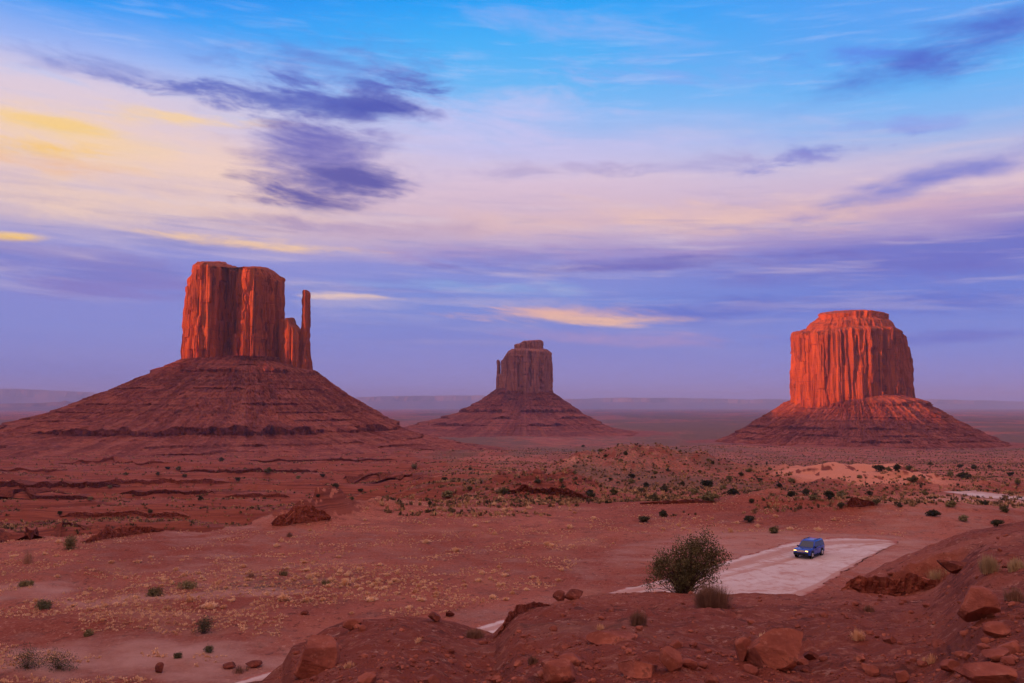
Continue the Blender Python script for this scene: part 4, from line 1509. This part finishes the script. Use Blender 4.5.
dry_bush(930, 664, 16, 12, 'thin orange grass between the boulders at the lower right', M_GOLD, 314, 'grass_tuft', 'grass tuft', n=160)
dry_bush(868, 612, 16, 9, 'brown tuft at the foot of the crumbling rock ledge', M_BROWN, 315, 'grass_tuft', 'grass tuft', n=200)
dry_bush(1012, 600, 22, 16, 'rusty tuft above the blocky dark red boulder at the right edge', M_BROWN, 316, 'grass_tuft', 'grass tuft', n=300)


def shrub_thing(px, py, w, h, label, mat, seed, name='shrub', cat='shrub', clumps=80, per=22, lsize=0.036, stems=40):
    p = hit(px, py)
    k = p[1] / F
    a, b = w * k / 2, h * k
    rg = np.random.default_rng(seed)
    lobes = [(rg.uniform(-0.5, 0.5) * a, rg.uniform(-0.4, 0.4) * a, b * rg.uniform(0.3, 0.6), a * rg.uniform(0.35, 0.6), a * 0.5, b * rg.uniform(0.3, 0.42)) for _ in range(7)]
    (lv, lf), (sv, sf) = bush(name, lobes, clumps, per, 0.17 * (h * k), lsize * max(1, p[1] / 50), mat, seed, stems, 0.012, 0.3)
    t = empty(name, tuple(p))
    tag(t, label, cat)
    link_mesh('foliage', lv, lf, mat, t, smooth=False)
    link_mesh('stems', sv, sf, M_STEM, t)
    return t


shrub_thing(26, 668, 46, 22, 'wide pale green sagebrush at the lower left corner, left of a pair', M_SAGE, 401)
shrub_thing(60, 669, 34, 20, 'pale green sagebrush at the lower left, right of a wider one', M_SAGE, 402)
shrub_thing(203, 633, 24, 14, 'rounded grey green bush alone on the pale flat at the left', M_SAGE, 403)
shrub_thing(155, 596, 22, 8, 'low dark green bush in the middle of the left flat', M_OLIVE, 404)
shrub_thing(187, 588, 24, 7, 'flat spreading green bush right of the low dark one on the left flat', M_OLIVE, 405)
shrub_thing(71, 549, 10, 13, 'small upright dark shrub near the left rim', M_OLIVE, 406)
shrub_thing(26, 586, 14, 5, 'low dark shrub at the far left of the flat', M_OLIVE, 407)
shrub_thing(209, 652, 8, 6, 'tiny green shrub below the rounded grey green bush', M_SAGE, 408, clumps=50)
shrub_thing(178, 658, 9, 5, 'tiny green shrub left of and below the rounded grey green bush', M_SAGE, 409, clumps=50)
shrub_thing(87, 636, 11, 6, 'small olive shrub above the pair of sagebrushes', M_OLIVE, 410, clumps=60)
shrub_thing(45, 608, 20, 7, 'flat grey shrub among golden grass on the far left', M_SAGE, 411)
dry_bush(28, 563, 20, 18, 'leafless grey brown shrub standing near the left rim', M_BROWN, 412, n=160)
dry_bush(252, 577, 14, 8, 'brown brush left of the golden tufts', M_BROWN, 413, n=200)
dry_bush(283, 575, 16, 7, 'dark olive brush at the top of the golden tufts', M_OLIVE, 414, n=260)
dry_bush(325, 585, 18, 8, 'olive gold brush inside the golden tufts', M_OLIVE, 415, n=260)
dry_bush(289, 537, 10, 7, 'grey brown brush near the orange outcrop', M_BROWN, 416, n=200)

# small evergreens dotted over the valley: four shapes, copied
protos = []
for q in range(4):
    rg = np.random.default_rng(500 + q)
    lobes = [(rg.uniform(-0.25, 0.25), rg.uniform(-0.25, 0.25), rg.uniform(0.22, 0.62), rg.uniform(0.22, 0.36), rg.uniform(0.22, 0.36), rg.uniform(0.2, 0.3)) for _ in range(6)]
    (lv, lf), (sv, sf) = bush('juniper', lobes, 80, 12, 0.06, 0.085, M_JUNIPER, 510 + q, 8, 0.03, 0.2)
    protos.append(link_mesh('juniper', np.vstack([lv, sv]), [np.vstack([lf, sf + len(lv)])], (M_JUNIPER, M_OLIVE, M_JUNIPER, M_OLIVE)[q], smooth=False))
JUN = [(632, 478, 7), (632, 483, 6.5), (646, 488, 7.5), (641, 492, 6.5), (592, 498, 9), (614, 494, 7), (665, 492, 9), (694, 494, 8), (706, 487, 14), (708, 501, 17), (732, 495, 10), (729, 480, 6), (741, 476, 5),
       (749, 472, 6), (713, 464, 4), (708, 461, 3.5), (643, 522, 12), (655, 501, 9), (664, 517, 9), (561, 482, 5), (750, 522, 12), (774, 533, 10), (626, 455, 5), (621, 462, 4.5), (879, 471, 12), (889, 471, 6),
       (897, 470, 8), (909, 470, 6), (960, 468, 5), (974, 469, 6), (965, 479, 13), (950, 476, 6), (829, 499, 11), (842, 498, 10), (806, 495, 8), (813, 500, 8), (791, 497, 8), (791, 482, 7), (870, 495, 6), (876, 504, 7),
       (841, 508, 7), (951, 507, 9), (932, 516, 12), (963, 521, 9), (997, 526, 12), (913, 482, 9), (221, 462, 6), (178, 470, 5), (168, 469, 4.5), (268, 473, 7), (291, 472, 5), (298, 479, 5), (323, 477, 4.5),
       (126, 475, 4), (158, 476, 4.5), (185, 477, 4.5), (238, 481, 5), (414, 468, 6), (336, 487, 6), (447, 497, 12), (445, 481, 6), (503, 494, 12), (590, 495, 8), (538, 483, 6), (563, 489, 5), (600, 452, 4), (606, 457, 4),
       (583, 447, 3), (640, 447, 3), (680, 452, 3), (668, 471, 4), (700, 473, 4), (760, 481, 5), (770, 470, 4), (780, 487, 6), (930, 465, 4), (1010, 476, 6), (1018, 484, 6), (990, 468, 4), (860, 478, 5), (752, 503, 6),
       (724, 489, 6), (683, 485, 5), (655, 474, 4), (610, 480, 4), (575, 474, 4), (470, 470, 4), (380, 475, 4), (360, 492, 5), (470, 490, 6), (430, 505, 5), (925, 495, 6), (985, 505, 7), (1005, 512, 8), (900, 507, 6),
       (352, 500, 5), (318, 497, 4), (245, 470, 4), (200, 500, 5), (90, 500, 5), (60, 515, 5), (150, 513, 5), (30, 492, 4), (110, 488, 4)]
rj = random.Random(3)
for i, (px, py, w) in enumerate(JUN):
    p = hit(px, py)
    if p is None:
        continue
    o = protos[i % 4]
    if i >= 4:
        o = o.copy()
        C.objects.link(o)
    s = w * p[1] / F * 1.05
    o.location = p
    o.scale = (s, s, s * (0.62 if w > 11 else rj.uniform(0.7, 0.95)))
    o.rotation_euler = (0, 0, rj.uniform(0, 6.28))
    tag(o, 'small dark green juniper dotted over the valley floor', 'juniper', 'dark junipers dotted over the valley floor')

# golden grass tufts on the flat: five shapes, copied
tp = []
for q in range(5):
    rg = np.random.default_rng(540 + q)
    V, f = blades(150, 0.5, 0.6, rg, 0.045, 1.0, 0.35, 0.7)
    tp.append(link_mesh('grass_tuft', V, f, M_GOLD, smooth=False))
TUFTS = [(283, 600, 15), (307, 601, 12), (210, 608, 16), (323, 601, 9), (371, 601, 13), (421, 601, 10), (190, 601, 10), (243, 567, 8), (345, 585, 12), (310, 578, 9), (493, 598, 9), (506, 600, 8), (525, 599, 10), (540, 597, 9), (505, 576, 8), (537, 599, 8), (575, 583, 9), (456, 551, 10), (426, 543, 9), (547, 545, 9), (570, 528, 8), (752, 548, 8), (790, 530, 8), (818, 531, 8)]
rt = random.Random(9)
for cx, cy, sx, sy, n in ((330, 583, 70, 12, 78), (235, 575, 55, 13, 34), (410, 584, 55, 9, 28), (520, 510, 45, 7, 24), (425, 528, 80, 12, 14), (555, 580, 60, 10, 16), (110, 603, 75, 6, 26), (60, 562, 45, 16, 14), (720, 528, 55, 8, 20), (600, 540, 60, 12, 8)):
    for _ in range(n):
        TUFTS.append((rt.gauss(cx, sx), rt.gauss(cy, sy), rt.uniform(3.5, 7.5)))
cnt = 0
for px, py, w in TUFTS:
    if not (2 < px < 1020):
        continue
    p = hit(px, py)
    if p is None or p[1] > 175 or pad_mask(np.array([p[0]]), np.array([p[1]]))[0] > 0.6 or p[1] < 42:
        continue
    o = tp[cnt % 5]
    if cnt >= 5:
        o = o.copy()
        C.objects.link(o)
    s = w * p[1] / F
    o.location = p
    o.scale = (s, s, s * rt.uniform(0.6, 0.95))
    o.rotation_euler = (0, 0, rt.uniform(0, 6.28))
    tag(o, 'golden dry grass tuft growing on the open red flat', 'grass tuft', 'golden grass tufts on the flat')
    cnt += 1


def cover(name, n, gen, mats, size, seed, label, blades_n=10):
    rg = np.random.default_rng(seed)
    xs, ys, sc = gen(rg, n)
    zs = height(xs, ys)
    protos_ = [blades(blades_n, 0.5, 0.6, np.random.default_rng(seed + q), 0.10, 1.0, 0.3, 0.7) for q in range(8)]
    Vs, Qs, Ts, off = [], [], [], 0
    for i in range(len(xs)):
        v, (q, t) = protos_[i % 8]
        Vs.append(v * sc[i] * size + np.array([xs[i], ys[i], zs[i]]))
        Qs.append(q + off)
        Ts.append(t + off)
        off += len(v)
    o = link_mesh(name, np.vstack(Vs), [np.vstack(Qs), np.vstack(Ts)], mats, smooth=False)
    tag(o, label, None, None, 'stuff')


def world_leaf(name, stops, sc):
    m, t, b = new_mat(name)
    n = noise(pos(), sc, 3, 0.7)
    c = ramp(n, stops)
    t.links.new(c, b.inputs['Base Color'])
    return m


def gen_flat(rg, n):
    Y = np.exp(rg.uniform(math.log(46), math.log(140), n))
    px = rg.uniform(-30, 900, n)
    x = (px - 512) / F * Y
    dens = fbm(x / 9, Y / 6, 861, 4) + 0.9 * bump(x, Y, 320, 78, 14, 9) + 0.6 * np.exp(-((Y - 70) / 4) ** 2) * (px < 230)
    k = (dens > 0.10) & (pad_mask(x, Y) < 0.5)
    return x[k], Y[k], rg.uniform(0.4, 1.0, k.sum())


def gen_mid(rg, n):
    Y = np.exp(rg.uniform(math.log(125), math.log(1500), n))
    px = rg.uniform(-30, 1060, n)
    x = (px - 512) / F * Y
    dens = fbm(x / 30, Y / 40, 871, 4) + 0.35 * ss(px, 330, 560) + 0.5 * bump(x, Y, 640, 330, 60, 90) - 1.3 * bump(x, Y, 852, 262, 22, 34, 4) - 0.3 * (Y < 160) + 0.16 * (px < 420)
    k = dens > -0.12
    return x[k], Y[k], rg.uniform(0.5, 1.3, k.sum()) * (Y[k] / 220) ** 0.45


M_COVER = world_leaf('dry_tussock', [(0.35, (0.58, 0.29, 0.17)), (0.6, (0.84, 0.53, 0.33))], 0.7)
M_SCRUB = world_leaf('mixed_scrub', [(0.38, (0.050, 0.046, 0.026)), (0.48, (0.16, 0.10, 0.055)), (0.57, (0.46, 0.26, 0.13)), (0.7, (0.66, 0.42, 0.22))], 0.33)
cover('grass', 30000, gen_flat, M_COVER, 0.36, 881, 'thin scatter of short dry grass on the flat')
cover('undergrowth', 46000, gen_mid, M_SCRUB, 1.15, 883, 'mixed low scrub speckling the valley floor', 9)

# ------------------------------------------------------------------ the car
M_PAINT = simple('dark_blue_paint', (0.008, 0.060, 0.42), 0.16, 0.0, 4, 0.6, 0.3)
M_GLASS = simple('dark_window_glass', (0.012, 0.024, 0.055), 0.04, 0.0, 4, 1.0)
M_BLACK = simple('black_plastic', (0.012, 0.012, 0.014), 0.6, 0.0, 4, 0.3)
M_TYRE = simple('tyre_rubber', (0.014, 0.013, 0.013), 0.9)
M_CHROME = simple('bright_metal', (0.62, 0.62, 0.64), 0.28, 0.0, 4, 0.5, 0.9)
M_RED = simple('red_lens', (0.30, 0.012, 0.010), 0.25, 0, 4, 0.5)
M_LAMP, t_, b_ = new_mat('lit_headlight')
b_.inputs['Base Color'].default_value = (0.9, 0.8, 0.5, 1)
b_.inputs['Emission Color'].default_value = (1.0, 0.52, 0.10, 1)
b_.inputs['Emission Strength'].default_value = 2.2

cp = flat(809.3, 556.2, PAD_Z)
car = empty('parked_car', (cp[0], cp[1], PAD_Z + 0.035), math.atan2(-0.76, -0.65))
car.scale = (0.92, 0.92, 0.93)
tag(car, 'dark blue estate off-roader with lit headlights on the pale parking flat', 'car')


def section(x, hw, zb, zt, r=0.12, n=5):
    pts = []
    for (cy, cz, a0) in ((hw - r, zb + r, -90), (hw - r, zt - r, 0), (-hw + r, zt - r, 90), (-hw + r, zb + r, 180)):
        for i in range(n):
            a = R(a0 + 90 * i / (n - 1))
            pts.append((x, cy + r * math.cos(a), cz + r * math.sin(a)))
    return pts


def loft(name, secs, mat, parent, smooth=True):
    m_ = len(secs[0])
    V = np.array(secs).reshape(-1, 3)
    f = grid_faces(len(secs), m_, True)
    V = np.vstack([V, np.mean(secs[0], 0), np.mean(secs[-1], 0)])
    j = np.arange(m_)
    a = len(secs) * m_
    l0 = (len(secs) - 1) * m_
    t = np.vstack([np.stack([(j + 1) % m_, j, np.full(m_, a)], 1), np.stack([l0 + j, l0 + (j + 1) % m_, np.full(m_, a + 1)], 1)])
    return link_mesh(name, V, [f, t], mat, parent, smooth)


def panel(name, q, mat, parent, thick=0.012):
    """a thin pane through four corners, standing a little proud of the body"""
    q = np.array(q, float)
    nrm = np.cross(q[1] - q[0], q[3] - q[0])
    nrm /= np.linalg.norm(nrm)
    if nrm @ (q.mean(0) - np.array([-0.6, 0, 1.0])) < 0:
        q = q[::-1]
        nrm = -nrm
    V = np.vstack([q + nrm * thick, q - nrm * 0.02])
    f = np.array([(0, 1, 2, 3), (4, 7, 6, 5), (0, 4, 5, 1), (1, 5, 6, 2), (2, 6, 7, 3), (3, 7, 4, 0)])
    return link_mesh(name, V, f, mat, parent, smooth=False)


def box(name, c, s, mat, parent, bev=0.02):
    bm = bmesh.new()
    bmesh.ops.create_cube(bm, size=1.0)
    for v_ in bm.verts:
        v_.co = Vector((v_.co.x * s[0] + c[0], v_.co.y * s[1] + c[1], v_.co.z * s[2] + c[2]))
    bmesh.ops.bevel(bm, geom=bm.edges[:], offset=bev, segments=2, affect='EDGES')
    me = bpy.data.meshes.new(name)
    bm.to_mesh(me)
    bm.free()
    me.materials.append(mat)
    o = bpy.data.objects.new(name, me)
    C.objects.link(o)
    o.parent = parent
    return o


def disc(name, c, r0, r1, w, mat, parent, n=28):
    """a wheel-like ring about the y axis, closed on both sides"""
    prof = [(r0, -w / 2), (r1 * 0.94, -w / 2), (r1, -w * 0.35), (r1, w * 0.35), (r1 * 0.94, w / 2), (r0, w / 2)]
    th = np.linspace(0, 2 * math.pi, n, endpoint=False)
    V = np.array([[(c[0] + r * math.cos(a), c[1] + yy, c[2] + r * math.sin(a)) for a in th] for r, yy in prof]).reshape(-1, 3)
    f = grid_faces(len(prof), n, True)
    f2 = np.stack([(len(prof) - 1) * n + np.arange(n), (len(prof) - 1) * n + (np.arange(n) + 1) % n, (np.arange(n) + 1) % n, np.arange(n)], 1)
    return link_mesh(name, V, [np.vstack([f, f2])], mat, parent)


loft('body', [section(*a) for a in ((2.46, 0.74, 0.52, 0.80), (2.42, 0.86, 0.42, 0.96), (2.30, 0.92, 0.36, 1.02), (1.9, 0.955, 0.32, 1.04), (1.2, 0.965, 0.30, 1.08), (0.4, 0.97, 0.30, 1.12), (-1.6, 0.97, 0.30, 1.12), (-2.2, 0.955, 0.34, 1.12), (-2.42, 0.90, 0.42, 1.08), (-2.48, 0.80, 0.52, 0.98))], M_PAINT, car)


def cab(z, x0, x1, hw, r=0.10, n=4):
    pts = []
    for cx_, cy_, a0 in ((x0 - r, hw - r, 0), (x1 + r, hw - r, 90), (x1 + r, -hw + r, 180), (x0 - r, -hw + r, 270)):
        for i in range(n):
            a = R(a0 + 90 * i / (n - 1))
            pts.append((cx_ + r * math.cos(a), cy_ + r * math.sin(a), z))
    return pts


cabin = loft('cabin', [cab(1.04, 1.00, -2.40, 0.95), cab(1.40, 0.55, -2.33, 0.87), cab(1.72, 0.18, -2.24, 0.775), cab(1.80, 0.05, -2.16, 0.71), cab(1.825, -0.1, -2.0, 0.60)], M_PAINT, car)
panel('windscreen', [(0.925, 0.80, 1.10), (0.925, -0.80, 1.10), (0.225, -0.66, 1.69), (0.225, 0.66, 1.69)], M_GLASS, car)
panel('rear_window', [(-2.39, 0.72, 1.14), (-2.39, -0.72, 1.14), (-2.26, -0.62, 1.66), (-2.26, 0.62, 1.66)], M_GLASS, car)
for sgn in (1, -1):
    yb, yt = 0.932 * sgn, 0.79 * sgn
    for xa, xb, xc, xd in ((0.70, -0.10, -0.10, 0.18), (-0.18, -1.04, -1.04, -0.18), (-1.12, -2.22, -2.10, -1.12)):
        panel('side_window', [(xa, yb, 1.12), (xb, yb, 1.12), (xc, yt, 1.68), (xd, yt, 1.68)], M_GLASS, car, 0.02)
    for xh in (0.20, -0.80):
        box('door_handle', (xh, 0.985 * sgn, 0.99), (0.16, 0.03, 0.035), M_CHROME, car, 0.008)
    box('wing_mirror', (0.72, 1.05 * sgn, 1.16), (0.12, 0.20, 0.15), M_BLACK, car, 0.03)
    hl = box('headlight', (2.40, 0.66 * sgn, 0.87), (0.10, 0.36, 0.17), M_LAMP, car, 0.03)
    box('fog_lamp', (2.47, 0.62 * sgn, 0.50), (0.05, 0.16, 0.09), M_CHROME, car, 0.02)
    box('tail_light', (-2.44, 0.78 * sgn, 0.98), (0.08, 0.14, 0.34), M_RED, car, 0.02)
    box('roof_rail', (-0.95, 0.60 * sgn, 1.865), (1.9, 0.05, 0.05), M_BLACK, car, 0.015)
    box('running_board', (0.0, 0.96 * sgn, 0.31), (1.9, 0.14, 0.06), M_BLACK, car, 0.015)
    for xw in (1.46, -1.46):
        disc('wheel_arch', (xw, 0.955 * sgn, 0.42), 0.02, 0.47, 0.05, M_BLACK, car)
        wh = empty('wheel', (0, 0, 0))
        wh.location = (xw, 0.86 * sgn, 0.385)
        wh.parent = car
        disc('tyre', (0, 0, 0), 0.22, 0.385, 0.26, M_TYRE, wh)
        disc('rim', (0, 0.015 * sgn, 0), 0.04, 0.235, 0.25, M_CHROME, wh)
box('grille', (2.455, 0, 0.85), (0.06, 0.86, 0.22), M_CHROME, car, 0.02)
box('front_bumper', (2.42, 0, 0.53), (0.20, 1.72, 0.24), M_BLACK, car, 0.05)
box('rear_bumper', (-2.46, 0, 0.55), (0.18, 1.76, 0.22), M_BLACK, car, 0.05)
